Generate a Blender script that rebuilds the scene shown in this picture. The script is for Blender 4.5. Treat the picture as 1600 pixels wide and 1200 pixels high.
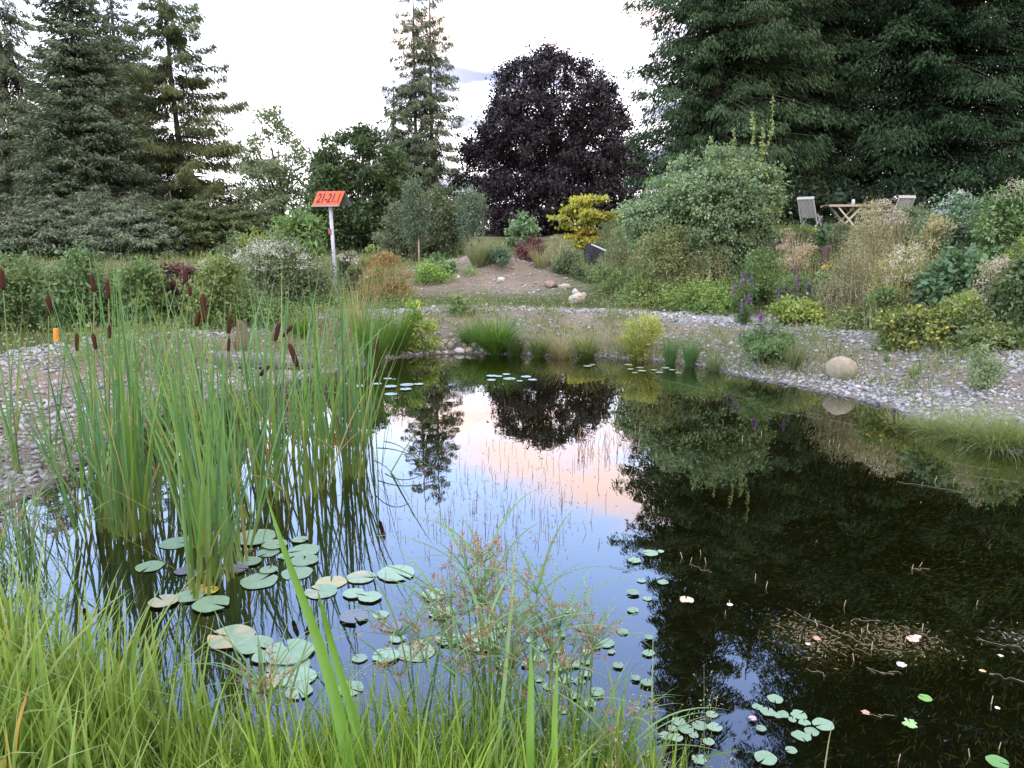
import bpy, math, random
import numpy as np
from mathutils import Vector, Matrix

R = math.radians
rng = np.random.default_rng(11)
random.seed(11)
for o in list(bpy.data.objects):
    bpy.data.objects.remove(o)

# ------------------------------------------------------------------ camera
EYE = 2.0                       # metres above the pond surface (z = 0)
PITCH = R(11.3)
FPX = 1186.0                    # focal length in pixels of a 1600 px wide picture
sc = bpy.context.scene
cam_d = bpy.data.cameras.new('camera')
cam = bpy.data.objects.new('camera', cam_d)
sc.collection.objects.link(cam)
cam.location = (0, 0, EYE)
cam.rotation_euler = (R(90) - PITCH, 0, 0)
cam_d.sensor_width = 36
cam_d.lens = 36 * FPX / 1600
cam_d.clip_start = 0.05
cam_d.clip_end = 2000
sc.camera = cam

# ------------------------------------------------------------------ light, sky, exposure
SUN_EL, SUN_AZ = R(28), R(215)
added_sun_d = bpy.data.lights.new('sun', 'SUN')  # soft lamp added to give form; the evening sun is below the horizon
added_sun_d.energy = 0.9
added_sun_d.angle = R(25)
added_sun_d.color = (1.0, 0.90, 0.80)
sun = bpy.data.objects.new('sun', added_sun_d)
sc.collection.objects.link(sun)
sd_ = Vector((math.sin(SUN_AZ) * math.cos(SUN_EL), math.cos(SUN_AZ) * math.cos(SUN_EL), math.sin(SUN_EL)))
sun.rotation_euler = sd_.to_track_quat('Z', 'Y').to_euler()

sc.view_settings.view_transform = 'Standard'
sc.view_settings.look = 'None'
sc.view_settings.gamma = 1
sc.view_settings.exposure = 0.58
sc.render.engine = 'CYCLES'
cy = sc.cycles
cy.max_bounces = 5
cy.diffuse_bounces = 2
cy.glossy_bounces = 3
cy.transmission_bounces = 3
cy.transparent_max_bounces = 8
cy.caustics_reflective = False
cy.caustics_refractive = False
cy.use_denoising = True
cy.sample_clamp_indirect = 6


class NT:
    """tiny node-tree writer"""
    def __init__(s, tree):
        s.t = tree
        tree.nodes.clear()

    def n(s, typ, **kw):
        nd = s.t.nodes.new(typ)
        for k, v in kw.items():
            setattr(nd, k, v)
        return nd

    def l(s, a, b):
        s.t.links.new(a, b)

    def put(s, sock, v):
        if hasattr(v, 'is_output') or isinstance(v, bpy.types.NodeSocket):
            s.l(v, sock)
        else:
            if isinstance(v, tuple) and len(v) == 3 and sock.type == 'RGBA':
                v = (*v, 1)
            sock.default_value = v

    def m(s, op, a, b=None, c=None, clamp=False):
        nd = s.n('ShaderNodeMath', operation=op)
        nd.use_clamp = clamp
        for i, v in enumerate((a, b, c)):
            if v is not None:
                s.put(nd.inputs[i], v)
        return nd.outputs[0]

    def mix(s, f, a, b, mode='MIX'):
        nd = s.n('ShaderNodeMix', data_type='RGBA', blend_type=mode)
        s.put(nd.inputs[0], f)
        s.put(nd.inputs[6], a)
        s.put(nd.inputs[7], b)
        return nd.outputs[2]

    def noise(s, vec, scale, detail=3, rough=0.55, dist=0.0):
        nd = s.n('ShaderNodeTexNoise')
        if vec is not None:
            s.l(vec, nd.inputs['Vector'])
        nd.inputs['Scale'].default_value = scale
        nd.inputs['Detail'].default_value = detail
        nd.inputs['Roughness'].default_value = rough
        nd.inputs['Distortion'].default_value = dist
        return nd.outputs[0]

    def smooth(s, v, lo, hi):
        nd = s.n('ShaderNodeMapRange', interpolation_type='SMOOTHSTEP')
        s.put(nd.inputs[0], v)
        s.put(nd.inputs[1], lo)
        s.put(nd.inputs[2], hi)
        return nd.outputs[0]

    def ramp(s, v, stops):
        nd = s.n('ShaderNodeValToRGB')
        s.put(nd.inputs[0], v)
        e = nd.color_ramp.elements
        while len(e) < len(stops):
            e.new(0.5)
        for el, (p, c) in zip(e, stops):
            el.position = p
            el.color = (*c, 1)
        return nd.outputs[0]


world = bpy.data.worlds.new('World')
sc.world = world
world.use_nodes = True
w = NT(world.node_tree)
tc = w.n('ShaderNodeTexCoord').outputs['Generated']
sx = w.n('ShaderNodeSeparateXYZ')
w.l(tc, sx.inputs[0])
dx, dy, dz = sx.outputs
zc = w.m('MAXIMUM', dz, 0.0)
q = w.m('ADD', zc, 0.10)
cmb = w.n('ShaderNodeCombineXYZ')
w.l(w.m('DIVIDE', dx, q), cmb.inputs[0])
w.l(w.m('DIVIDE', dy, q), cmb.inputs[1])
plane = cmb.outputs[0]
K = 1 / 4.0      # ramp colours are stored divided by 4
def k4(*c): return tuple(v * K for v in c)
base = w.ramp(zc, [(0.0, k4(2.0, 1.85, 1.95)), (0.14, k4(2.2, 2.1, 2.2)), (0.22, k4(1.75, 1.9, 2.25)), (0.31, k4(1.15, 1.55, 2.45)),
                   (0.43, k4(.92, 1.36, 2.4)), (0.58, k4(.78, 1.12, 2.15)), (0.8, k4(1.5, 1.5, 1.75)), (1.0, k4(1.9, 1.8, 1.85))])
az = w.m('DIVIDE', dx, w.m('MAXIMUM', dy, 0.25))
n1 = w.noise(plane, 0.55, 5, 0.6, 0.6)
n2 = w.noise(plane, 1.3, 5, 0.6, 0.3)
# the cloud bank whose upper edge climbs to the right
edge = w.m('ADD', w.m('MULTIPLY_ADD', az, 0.37, 0.318), w.m('MULTIPLY', w.m('SUBTRACT', n1, 0.5), 0.30))
inb = w.smooth(w.m('SUBTRACT', edge, zc), -0.012, 0.05)
low = w.smooth(zc, 0.17, 0.24)
pm = w.m('MULTIPLY', w.m('MULTIPLY', inb, low), w.smooth(n2, 0.36, 0.56))
c1 = w.mix(pm, base, k4(2.05, 1.50, 1.36))
# grey-violet cloud streaks low in the sky
wv = w.m('MULTIPLY', w.m('MULTIPLY', w.smooth(zc, 0.02, 0.06), w.m('SUBTRACT', 1.0, w.smooth(zc, 0.19, 0.26))), w.m('MULTIPLY', w.smooth(w.noise(plane, 1.1, 4, 0.5, 0.2), 0.48, 0.58), w.smooth(az, -0.35, 0.0)))
c2 = w.mix(w.m('MULTIPLY', wv, 0.9), c1, k4(0.14, 0.15, 0.32))
sky = w.n('ShaderNodeTexSky', sky_type='NISHITA')
sky.sun_disc = False
sky.sun_elevation = SUN_EL
sky.sun_rotation = SUN_AZ
bg1 = w.n('ShaderNodeBackground')
w.l(sky.outputs[0], bg1.inputs[0])
bg1.inputs[1].default_value = 0.02
bg2 = w.n('ShaderNodeBackground')
w.l(c2, bg2.inputs[0])
bg2.inputs[1].default_value = 4.1
ad = w.n('ShaderNodeAddShader')
w.l(bg1.outputs[0], ad.inputs[0])
w.l(bg2.outputs[0], ad.inputs[1])
wo = w.n('ShaderNodeOutputWorld')
w.l(ad.outputs[0], wo.inputs[0])


# ------------------------------------------------------------------ materials
def new_mat(name):
    m = bpy.data.materials.new(name)
    m.use_nodes = True
    return m, NT(m.node_tree)


def coords(t):
    return t.n('ShaderNodeTexCoord').outputs['Object']


def leaf_mat(name, transl=0.30, rough=0.5, spec=0.3, vscale=3.0, var=0.35, gain=1.0):
    m, t = new_mat(name)
    a = t.n('ShaderNodeAttribute', attribute_name='Col').outputs['Color']
    nz = t.noise(coords(t), vscale, 3)
    f = t.m('MULTIPLY_ADD', nz, var * 2 * gain, (1 - var) * gain)
    vm = t.n('ShaderNodeVectorMath', operation='SCALE')
    t.l(a, vm.inputs[0])
    t.l(f, vm.inputs[3])
    col = vm.outputs[0]
    p = t.n('ShaderNodeBsdfPrincipled')
    t.l(col, p.inputs['Base Color'])
    p.inputs['Roughness'].default_value = rough
    p.inputs['Specular IOR Level'].default_value = spec
    tr = t.n('ShaderNodeBsdfTranslucent')
    warm = t.mix(1.0, col, (1.15, 1.2, 0.6), 'MULTIPLY')
    t.l(warm, tr.inputs[0])
    ms = t.n('ShaderNodeMixShader')
    ms.inputs[0].default_value = transl
    t.l(p.outputs[0], ms.inputs[1])
    t.l(tr.outputs[0], ms.inputs[2])
    o = t.n('ShaderNodeOutputMaterial')
    t.l(ms.outputs[0], o.inputs[0])
    return m


def solid_mat(name, rough=0.8, spec=0.2, vscale=8.0, var=0.4, bump=0.0, bscale=30.0, stretch=(1, 1, 1), detail=5):
    m, t = new_mat(name)
    a = t.n('ShaderNodeAttribute', attribute_name='Col').outputs['Color']
    mp = t.n('ShaderNodeMapping')
    mp.inputs['Scale'].default_value = stretch
    t.l(coords(t), mp.inputs[0])
    nz = t.noise(mp.outputs[0], vscale, detail, 0.65)
    f = t.m('MULTIPLY_ADD', nz, var * 2, 1 - var)
    vm = t.n('ShaderNodeVectorMath', operation='SCALE')
    t.l(a, vm.inputs[0])
    t.l(f, vm.inputs[3])
    p = t.n('ShaderNodeBsdfPrincipled')
    t.l(vm.outputs[0], p.inputs['Base Color'])
    p.inputs['Roughness'].default_value = rough
    p.inputs['Specular IOR Level'].default_value = spec
    if bump:
        b = t.n('ShaderNodeBump')
        b.inputs['Strength'].default_value = 0.8
        b.inputs['Distance'].default_value = bump
        t.l(t.noise(mp.outputs[0], bscale, 6, 0.7), b.inputs['Height'])
        t.l(b.outputs[0], p.inputs['Normal'])
    o = t.n('ShaderNodeOutputMaterial')
    t.l(p.outputs[0], o.inputs[0])
    return m


LEAF = leaf_mat('leaf', 0.32, 0.45, 0.4, gain=1.6)
NEEDLE = leaf_mat('needle', 0.12, 0.6, 0.12, 1.2, 0.3, gain=1.45)
DARKLEAF = leaf_mat('purple_leaf', 0.15, 0.5, 0.3, 1.0, 0.3, gain=1.0)
BLADE = leaf_mat('blade', 0.38, 0.42, 0.35, 6.0, 0.25, gain=1.15)
PETAL = leaf_mat('petal', 0.25, 0.7, 0.1, 9.0, 0.2)
BARK = solid_mat('bark', 0.9, 0.1, 9, 0.45, 0.02, 30, (1, 1, 0.3))
STONE = solid_mat('stone', 0.85, 0.15, 14, 0.5, 0.02, 22)
PEBBLE = solid_mat('pebble', 0.65, 0.3, 60, 0.25)
WOOD = solid_mat('weathered_wood', 0.8, 0.2, 12, 0.35, 0.004, 60, (6, 6, 0.6))
METAL = solid_mat('galvanised_metal', 0.45, 0.5, 30, 0.15)
PAINT = solid_mat('painted_board', 0.5, 0.35, 12, 0.12)
PLASTIC = solid_mat('dark_plastic', 0.45, 0.4, 12, 0.15)
PLASTER = solid_mat('plaster', 0.9, 0.1, 4, 0.12)
VELVET = solid_mat('cattail_velvet', 0.95, 0.05, 120, 0.35, 0.002, 300)


def pad_material():
    m, t = new_mat('lily_pad')
    a = t.n('ShaderNodeAttribute', attribute_name='Col').outputs['Color']
    nz = t.noise(coords(t), 14, 4, 0.6)
    f = t.m('MULTIPLY_ADD', nz, 0.5, 0.75)
    vm = t.n('ShaderNodeVectorMath', operation='SCALE')
    t.l(a, vm.inputs[0]); t.l(f, vm.inputs[3])
    p = t.n('ShaderNodeBsdfPrincipled')
    t.l(vm.outputs[0], p.inputs['Base Color'])
    p.inputs['Roughness'].default_value = 0.38
    p.inputs['Specular IOR Level'].default_value = 0.6
    o = t.n('ShaderNodeOutputMaterial')
    t.l(p.outputs[0], o.inputs[0])
    return m


PADM = pad_material()


def ground_material():
    m, t = new_mat('ground')
    a = t.n('ShaderNodeAttribute', attribute_name='Col').outputs['Color']
    c = coords(t)
    nz = t.noise(c, 5.0, 8, 0.7)
    n2_ = t.noise(c, 45.0, 4, 0.7)
    f = t.m('MULTIPLY_ADD', nz, 1.0, 0.5)
    f = t.m('MULTIPLY', f, t.m('MULTIPLY_ADD', n2_, 0.8, 0.6))
    vm = t.n('ShaderNodeVectorMath', operation='SCALE')
    t.l(a, vm.inputs[0]); t.l(f, vm.inputs[3])
    p = t.n('ShaderNodeBsdfPrincipled')
    t.l(vm.outputs[0], p.inputs['Base Color'])
    p.inputs['Roughness'].default_value = 0.95
    p.inputs['Specular IOR Level'].default_value = 0.1
    b = t.n('ShaderNodeBump')
    b.inputs['Strength'].default_value = 0.9
    b.inputs['Distance'].default_value = 0.03
    t.l(t.noise(c, 22, 8, 0.75), b.inputs['Height'])
    t.l(b.outputs[0], p.inputs['Normal'])
    o = t.n('ShaderNodeOutputMaterial')
    t.l(p.outputs[0], o.inputs[0])
    return m


def water_material():
    m, t = new_mat('water')
    c = coords(t)
    mp = t.n('ShaderNodeMapping')
    mp.inputs['Scale'].default_value = (1.0, 0.6, 1.0)
    t.l(c, mp.inputs[0])
    b = t.n('ShaderNodeBump')
    b.inputs['Strength'].default_value = 0.35
    b.inputs['Distance'].default_value = 0.004
    h = t.m('ADD', t.noise(mp.outputs[0], 2.2, 3, 0.5, 0.4), t.m('MULTIPLY', t.noise(mp.outputs[0], 9, 2, 0.5), 0.12))
    t.l(h, b.inputs['Height'])
    lw = t.n('ShaderNodeLayerWeight')
    lw.inputs[0].default_value = 0.5
    t.l(b.outputs[0], lw.inputs['Normal'])
    fac = t.m('MULTIPLY_ADD', t.m('POWER', lw.outputs['Facing'], 2.6), 0.78, 0.035, True)
    tr = t.n('ShaderNodeBsdfTransparent')
    tr.inputs[0].default_value = (0.38, 0.41, 0.24, 1)
    gl = t.n('ShaderNodeBsdfGlossy')
    gl.inputs['Roughness'].default_value = 0.012
    gl.inputs['Color'].default_value = (1, 1, 1, 1)
    t.l(b.outputs[0], gl.inputs['Normal'])
    ms = t.n('ShaderNodeMixShader')
    t.l(fac, ms.inputs[0])
    t.l(tr.outputs[0], ms.inputs[1])
    t.l(gl.outputs[0], ms.inputs[2])
    o = t.n('ShaderNodeOutputMaterial')
    t.l(ms.outputs[0], o.inputs[0])
    return m


# ------------------------------------------------------------------ geometry helpers
COLL = sc.collection
def unit(v):
    v = np.asarray(v, float)
    return v / np.maximum(np.linalg.norm(v, axis=-1, keepdims=True), 1e-9)


UP = np.array([0, 0, 1.0])


class MB:
    """collects verts, faces and vertex colours; build() links ONE mesh object"""
    def __init__(s):
        s.V, s.C, s.Q, s.T, s.n = [], [], [], [], 0

    def add(s, V, F, C):
        V = np.asarray(V, float).reshape(-1, 3)
        F = np.asarray(F, int)
        C = np.asarray(C, float)
        if C.ndim == 1:
            C = np.tile(C, (len(V), 1))
        if len(F):
            (s.Q if F.shape[1] == 4 else s.T).append(F + s.n)
        s.V.append(V)
        s.C.append(C)
        s.n += len(V)

    # n leaves: P base, D direction, S side
    def leaves(s, P, D, S, L, W, C, fold=0.0):
        n = len(P)
        if n == 0:
            return
        L = np.broadcast_to(np.asarray(L, float), (n,))[:, None]
        W = np.broadcast_to(np.asarray(W, float), (n,))[:, None]
        V = np.empty((n, 4, 3))
        V[:, 0] = P
        V[:, 1] = P + D * L * 0.45 + S * W * 0.5
        V[:, 2] = P + D * L
        V[:, 3] = P + D * L * 0.45 - S * W * 0.5
        C = np.asarray(C, float)
        if C.ndim == 1:
            C = np.tile(C, (n, 1))
        s.add(V.reshape(-1, 3), np.arange(4 * n).reshape(n, 4), np.repeat(C, 4, axis=0))

    def blades(s, B, H, az, lean, bend, W, C, seg=5, crease=True, tipc=None, curl=None, minw=0.5):
        """n curved grass blades rooted at B"""
        n = len(B)
        H, az, lean, bend, W = [np.broadcast_to(np.asarray(a, float), (n,)) for a in (H, az, lean, bend, W)]
        d = np.stack([np.cos(az), np.sin(az), np.zeros(n)], 1)
        tw = az + np.pi / 2 + rng.normal(0, 0.5, n)
        side = np.stack([np.cos(tw), np.sin(tw), np.zeros(n)], 1)
        k = 3 if crease else 2
        V = np.empty((n, seg + 1, k, 3))
        nrm = np.cross(side, UP)
        p = B.copy()
        for i in range(seg + 1):
            t = i / seg
            if i:
                th = lean + bend * ((i - 0.5) / seg) ** 1.6
                p = p + (d * np.sin(th)[:, None] + UP * np.cos(th)[:, None]) * (H / seg)[:, None]
            ww = (W * ((minw + (1 - minw) * min(1, t * 3)) * (1 - t ** 2.2) + 0.02))[:, None]
            V[:, i, 0] = p - side * ww * 0.5
            V[:, i, -1] = p + side * ww * 0.5
            if crease:
                V[:, i, 1] = p - nrm * ww * 0.22
        idx = np.arange(n * (seg + 1) * k).reshape(n, seg + 1, k)
        F = []
        for j in range(k - 1):
            F.append(np.stack([idx[:, :-1, j], idx[:, :-1, j + 1], idx[:, 1:, j + 1], idx[:, 1:, j]], -1).reshape(-1, 4))
        C = np.asarray(C, float)
        if C.ndim == 1:
            C = np.tile(C, (n, 1))
        CC = np.repeat(C[:, None], seg + 1, 1)
        if tipc is not None:
            a = (np.linspace(0, 1, seg + 1) ** 3)[None, :, None]
            CC = CC * (1 - a) + np.asarray(tipc) * a
        CC = np.repeat(CC[:, :, None], k, 2).reshape(-1, 3)
        s.add(V.reshape(-1, 3), np.concatenate(F), CC)
        return p

    def tube(s, pts, rad, C, sides=6, cap=True):
        pts = np.asarray(pts, float)
        m = len(pts)
        rad = np.broadcast_to(np.asarray(rad, float), (m,))
        t = unit(np.gradient(pts, axis=0))
        ref = np.array([0.13, 0.9, 0.2]) if abs(t[0][2]) > 0.8 else UP
        a = unit(np.cross(t, ref))
        b = np.cross(t, a)
        an = np.linspace(0, 2 * np.pi, sides, endpoint=False)
        V = pts[:, None] + rad[:, None, None] * (np.cos(an)[None, :, None] * a[:, None] + np.sin(an)[None, :, None] * b[:, None])
        idx = np.arange(m * sides).reshape(m, sides)
        F = np.stack([idx[:-1], np.roll(idx, -1, 1)[:-1], np.roll(idx, -1, 1)[1:], idx[1:]], -1).reshape(-1, 4)
        off = s.n
        s.add(V.reshape(-1, 3), F, C)
        if cap:
            for ring, c0 in ((idx[-1], pts[-1]), (idx[0][::-1], pts[0])):
                f = [[ring[i], ring[(i + 1) % sides], m * sides] for i in range(sides)]
                # centre vertex appended once per cap
                s.V.append(np.array([c0])); s.C.append(np.array([C if np.ndim(C) == 1 else C[0]], float))
                f = np.array(f); f[:, 2] = s.n - off
                s.T.append(f + off)
                s.n += 1

    def tubes(s, A, B, ra, rb, C, sag=0.0, sides=4, seg=3):
        """many tapered twigs from A to B at once"""
        n = len(A)
        if not n:
            return
        d = unit(B - A)
        a = unit(np.cross(d, np.array([0.3, 0.2, 0.93])))
        b = np.cross(d, a)
        an = np.linspace(0, 2 * np.pi, sides, endpoint=False)
        V = np.empty((n, seg + 1, sides, 3))
        ra = np.broadcast_to(ra, (n,)); rb = np.broadcast_to(rb, (n,))
        ln = np.linalg.norm(B - A, axis=1)
        for i in range(seg + 1):
            t = i / seg
            p = A + (B - A) * t
            p = p + UP * (4 * t * (1 - t) * sag * ln)[:, None]
            r = (ra * (1 - t) + rb * t)[:, None]
            for j, g in enumerate(an):
                V[:, i, j] = p + r * (math.cos(g) * a + math.sin(g) * b)
        idx = np.arange(n * (seg + 1) * sides).reshape(n, seg + 1, sides)
        nx = np.roll(idx, -1, 2)
        F = np.stack([idx[:, :-1], nx[:, :-1], nx[:, 1:], idx[:, 1:]], -1).reshape(-1, 4)
        s.add(V.reshape(-1, 3), F, C)

    def box(s, c, size, C, rot=None):
        c = np.asarray(c, float); h = np.asarray(size, float) / 2
        V = np.array([[x, y, z] for x in (-1, 1) for y in (-1, 1) for z in (-1, 1)]) * h
        if rot is not None:
            V = V @ np.array(rot.to_3x3() if hasattr(rot, 'to_3x3') else rot).T
        F = [[0, 1, 3, 2], [4, 6, 7, 5], [0, 4, 5, 1], [2, 3, 7, 6], [0, 2, 6, 4], [1, 5, 7, 3]]
        s.add(V + c, F, C)

    def bar(s, a, b, w_, t_, C, side=(0, 1, 0)):
        """rectangular bar from a to b"""
        a = np.asarray(a, float); b = np.asarray(b, float)
        d = unit(b - a); sd = unit(np.asarray(side, float) - d * np.dot(side, d)); n = np.cross(d, sd)
        V = [p + sd * i * w_ / 2 + n * j * t_ / 2 for p in (a, b) for i, j in ((-1, -1), (1, -1), (1, 1), (-1, 1))]
        s.add(V, [[0, 1, 2, 3], [7, 6, 5, 4], [0, 4, 5, 1], [1, 5, 6, 2], [2, 6, 7, 3], [3, 7, 4, 0]], C)

    def build(s, name, mat, parent=None, smooth=False, loc=None, bevel=0.0):
        me = bpy.data.meshes.new(name)
        V = np.concatenate(s.V) if s.V else np.zeros((0, 3))
        C = np.concatenate(s.C) if s.C else np.zeros((0, 3))
        if loc is not None:
            V = V - np.asarray(loc, float)
        Q = np.concatenate(s.Q) if s.Q else np.zeros((0, 4), int)
        T = np.concatenate(s.T) if s.T else np.zeros((0, 3), int)
        me.vertices.add(len(V))
        me.vertices.foreach_set('co', V.astype(np.float32).ravel())
        me.loops.add(Q.size + T.size)
        me.loops.foreach_set('vertex_index', np.concatenate([Q.ravel(), T.ravel()]).astype(np.int32))
        me.polygons.add(len(Q) + len(T))
        st = np.concatenate([np.arange(len(Q)) * 4, Q.size + np.arange(len(T)) * 3]).astype(np.int32)
        me.polygons.foreach_set('loop_start', st)
        me.polygons.foreach_set('use_smooth', np.full(len(Q) + len(T), smooth))
        me.update(calc_edges=True)
        at_ = me.color_attributes.new('Col', 'FLOAT_COLOR', 'POINT')
        at_.data.foreach_set('color', np.concatenate([C, np.ones((len(C), 1))], 1).astype(np.float32).ravel())
        me.materials.append(mat)
        o = bpy.data.objects.new(name, me)
        COLL.objects.link(o)
        if parent is not None:
            o.parent = parent
        if loc is not None:
            o.location = loc
        if bevel:
            bv = o.modifiers.new('bevel', 'BEVEL')
            bv.width = bevel; bv.segments = 2; bv.limit_method = 'ANGLE'
        return o


def tag(o, label, cat, group=None, kind=None):
    if label: o['label'] = label
    if cat: o['category'] = cat
    if group: o['group'] = group
    if kind: o['kind'] = kind
    return o


def thing(name, label, cat, loc=(0, 0, 0), rz=0.0, group=None):
    o = bpy.data.objects.new(name, None)
    o.empty_display_size = 0.1
    COLL.objects.link(o)
    o.location = loc
    o.rotation_euler = (0, 0, rz)
    return tag(o, label, cat, group)


def dup(src, loc, rz=0.0, scale=1.0, label=None, group=None, tilt=(0, 0)):
    """copy a thing with its parts and sub-parts"""
    r = src.copy()
    COLL.objects.link(r)
    r.location = loc
    r.rotation_euler = (tilt[0], tilt[1], rz)
    r.scale = (scale, scale, scale) if np.ndim(scale) == 0 else scale
    if label: r['label'] = label
    if group: r['group'] = group
    for ch in list(src.children):
        c = ch.copy(); COLL.objects.link(c); c.parent = r
        for g in list(ch.children):
            d = g.copy(); COLL.objects.link(d); d.parent = c
    return r


def ico(sub):
    import bmesh
    bm = bmesh.new()
    bmesh.ops.create_icosphere(bm, subdivisions=sub, radius=1.0)
    V = np.array([v.co[:] for v in bm.verts]); F = np.array([[v.index for v in f.verts] for f in bm.faces])
    bm.free()
    return V, F


def vnoise(P, seed=0):
    """cheap smooth noise from a few sines, about -1..1"""
    r = np.random.default_rng(seed)
    s = 0
    for i in range(5):
        k = r.normal(0, 1, 3) * (1 + 0.6 * i)
        s = s + np.sin(P @ k + r.uniform(0, 6.28)) / (1 + 0.4 * i)
    return s / 3.0


# ------------------------------------------------------------------ picture rays to world positions
CP, SP = math.cos(PITCH), math.sin(PITCH)
def ray(px, py):
    u = (px - 800) / FPX; v = (600 - py) / FPX
    return np.array([u, CP + v * SP, -SP + v * CP])


def on_plane(px, py, z=0.0):
    d = ray(px, py)
    s = (z - EYE) / d[2]
    return np.array([d[0] * s, d[1] * s, z])


def xat(px, Y, z=1.0):
    return (px - 800) / FPX * (Y * CP + (EYE - z) * SP)


def zat(py, Y):
    d = ray(800, py)
    return EYE + Y * d[2] / d[1]


# ------------------------------------------------------------------ terrain
shore_px = [(600, 563), (640, 557), (700, 553), (760, 553), (830, 556), (930, 559), (1010, 563), (1100, 574), (1180, 592), (1240, 603),
            (1300, 616), (1380, 636), (1440, 656), (1500, 680), (1560, 700), (1640, 712)]
pond = [on_plane(a, b)[:2] for a, b in shore_px]
pond += [np.array(p) for p in [(7.6, 5.8), (8.2, 4.2), (7.6, 2.6), (5.5, 1.6), (2.8, 1.55), (0.6, 1.75), (-0.6, 2.1), (-1.6, 2.55), (-2.6, 3.0), (-3.4, 3.7)]]
pond += [on_plane(a, b)[:2] for a, b in [(20, 790), (70, 765), (112, 742), (150, 705), (205, 668), (280, 640), (350, 618), (440, 600), (520, 583)]]
pond = np.array(pond)


def sdist(X, Y):
    """signed distance to the pond outline, positive on land"""
    X = np.asarray(X, float); Y = np.asarray(Y, float)
    P = np.stack([X.ravel(), Y.ravel()], 1)
    best = np.full(len(P), 1e9)
    inside = np.zeros(len(P), bool)
    n = len(pond)
    for i in range(n):
        a = pond[i]; b = pond[(i + 1) % n]
        ab = b - a
        t = np.clip(((P - a) @ ab) / (ab @ ab), 0, 1)
        d = np.linalg.norm(P - (a + t[:, None] * ab), axis=1)
        best = np.minimum(best, d)
        c = ((a[1] > P[:, 1]) != (b[1] > P[:, 1])) & (P[:, 0] < (b[0] - a[0]) * (P[:, 1] - a[1]) / (b[1] - a[1] + 1e-12) + a[0])
        inside ^= c
    return np.where(inside, -best, best).reshape(X.shape)


def sstep(x, a, b):
    t = np.clip((np.asarray(x, float) - a) / (b - a), 0, 1)
    return t * t * (3 - 2 * t)


MOUND = (xat(757, 20.5), 20.8)
WALL_Y = 20.6
def gz(X, Y, sd=None):
    X = np.asarray(X, float); Y = np.asarray(Y, float)
    if sd is None:
        sd = sdist(X, Y)
    P = np.stack([X, Y, 0 * X], -1)
    bank = np.where(sd > 0, 0.50 * sstep(sd, -0.3, 2.3) - 0.50 * float(sstep(0, -0.3, 2.3)), -np.minimum(1.1, -sd * 0.42))
    bank = np.where(sd > 0, bank * 1.03, bank)
    far = np.interp(Y, [14, 18, 22, 30, 40, 60, 100, 300], [0, .10, .38, .75, 0.95, 1.25, 1.7, 3.0])
    land = np.clip(sd, 0, 2) / 2
    right = sstep(X, 2.0, 5.5) * np.interp(sd, [2.6, 4.5, 7.0, 10], [0, .35, .75, .9]) * (1 - sstep(Y, 24, 34) * 0.3)
    z = bank + land * far * (1 - 0.6 * sstep(X, 3, 6)) + right
    # raised seating terrace behind the dry stone wall
    ter = sstep(X, 5.0, 6.4) * sstep(Y, WALL_Y - 0.02, WALL_Y + 0.25)
    z = z * (1 - ter) + (2.02 + 0.004 * (Y - WALL_Y)) * ter
    # heap of earth
    m = np.exp(-(((X - MOUND[0]) / 1.75) ** 2) - (((Y - MOUND[1]) / 1.3) ** 2))
    z = z + 0.62 * m * (1 + 0.25 * vnoise(P * 2.2, 3))
    z = z + np.where(sd > 0.1, 0.035 * vnoise(P * 1.3, 5) * sstep(sd, 0.1, 1.2) + 0.010 * vnoise(P * 6, 6) * sstep(sd, 0, .4), 0.05 * vnoise(P * 2, 8) * sstep(-sd, 0.1, 1))
    return z


def g1(x, y):
    return float(gz(np.array([x]), np.array([y]))[0])


def on_ground(px, py, zoff=0.0):
    d = ray(px, py)
    s = np.linspace(1.5, 90, 1800)
    X = d[0] * s; Y = d[1] * s; Z = EYE + d[2] * s
    g = gz(X, Y) + zoff
    k = np.argmax(Z < g)
    if k == 0:
        return np.array([X[-1], Y[-1], g[-1]])
    for _ in range(2):
        s2 = np.linspace(s[k - 1], s[k], 20)
        g = gz(d[0] * s2, d[1] * s2) + zoff
        kk = max(1, np.argmax(EYE + d[2] * s2 < g)); s, k = s2, kk
    return np.array([d[0] * s[k], d[1] * s[k], g[k] - zoff])


GC = dict(soil=(.185, .150, .112), soil2=(.275, .222, .165), mud=(.030, .029, .013), gravel=(.17, .16, .15), green=(.06, .075, .025), dry=(.20, .17, .10))


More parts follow.
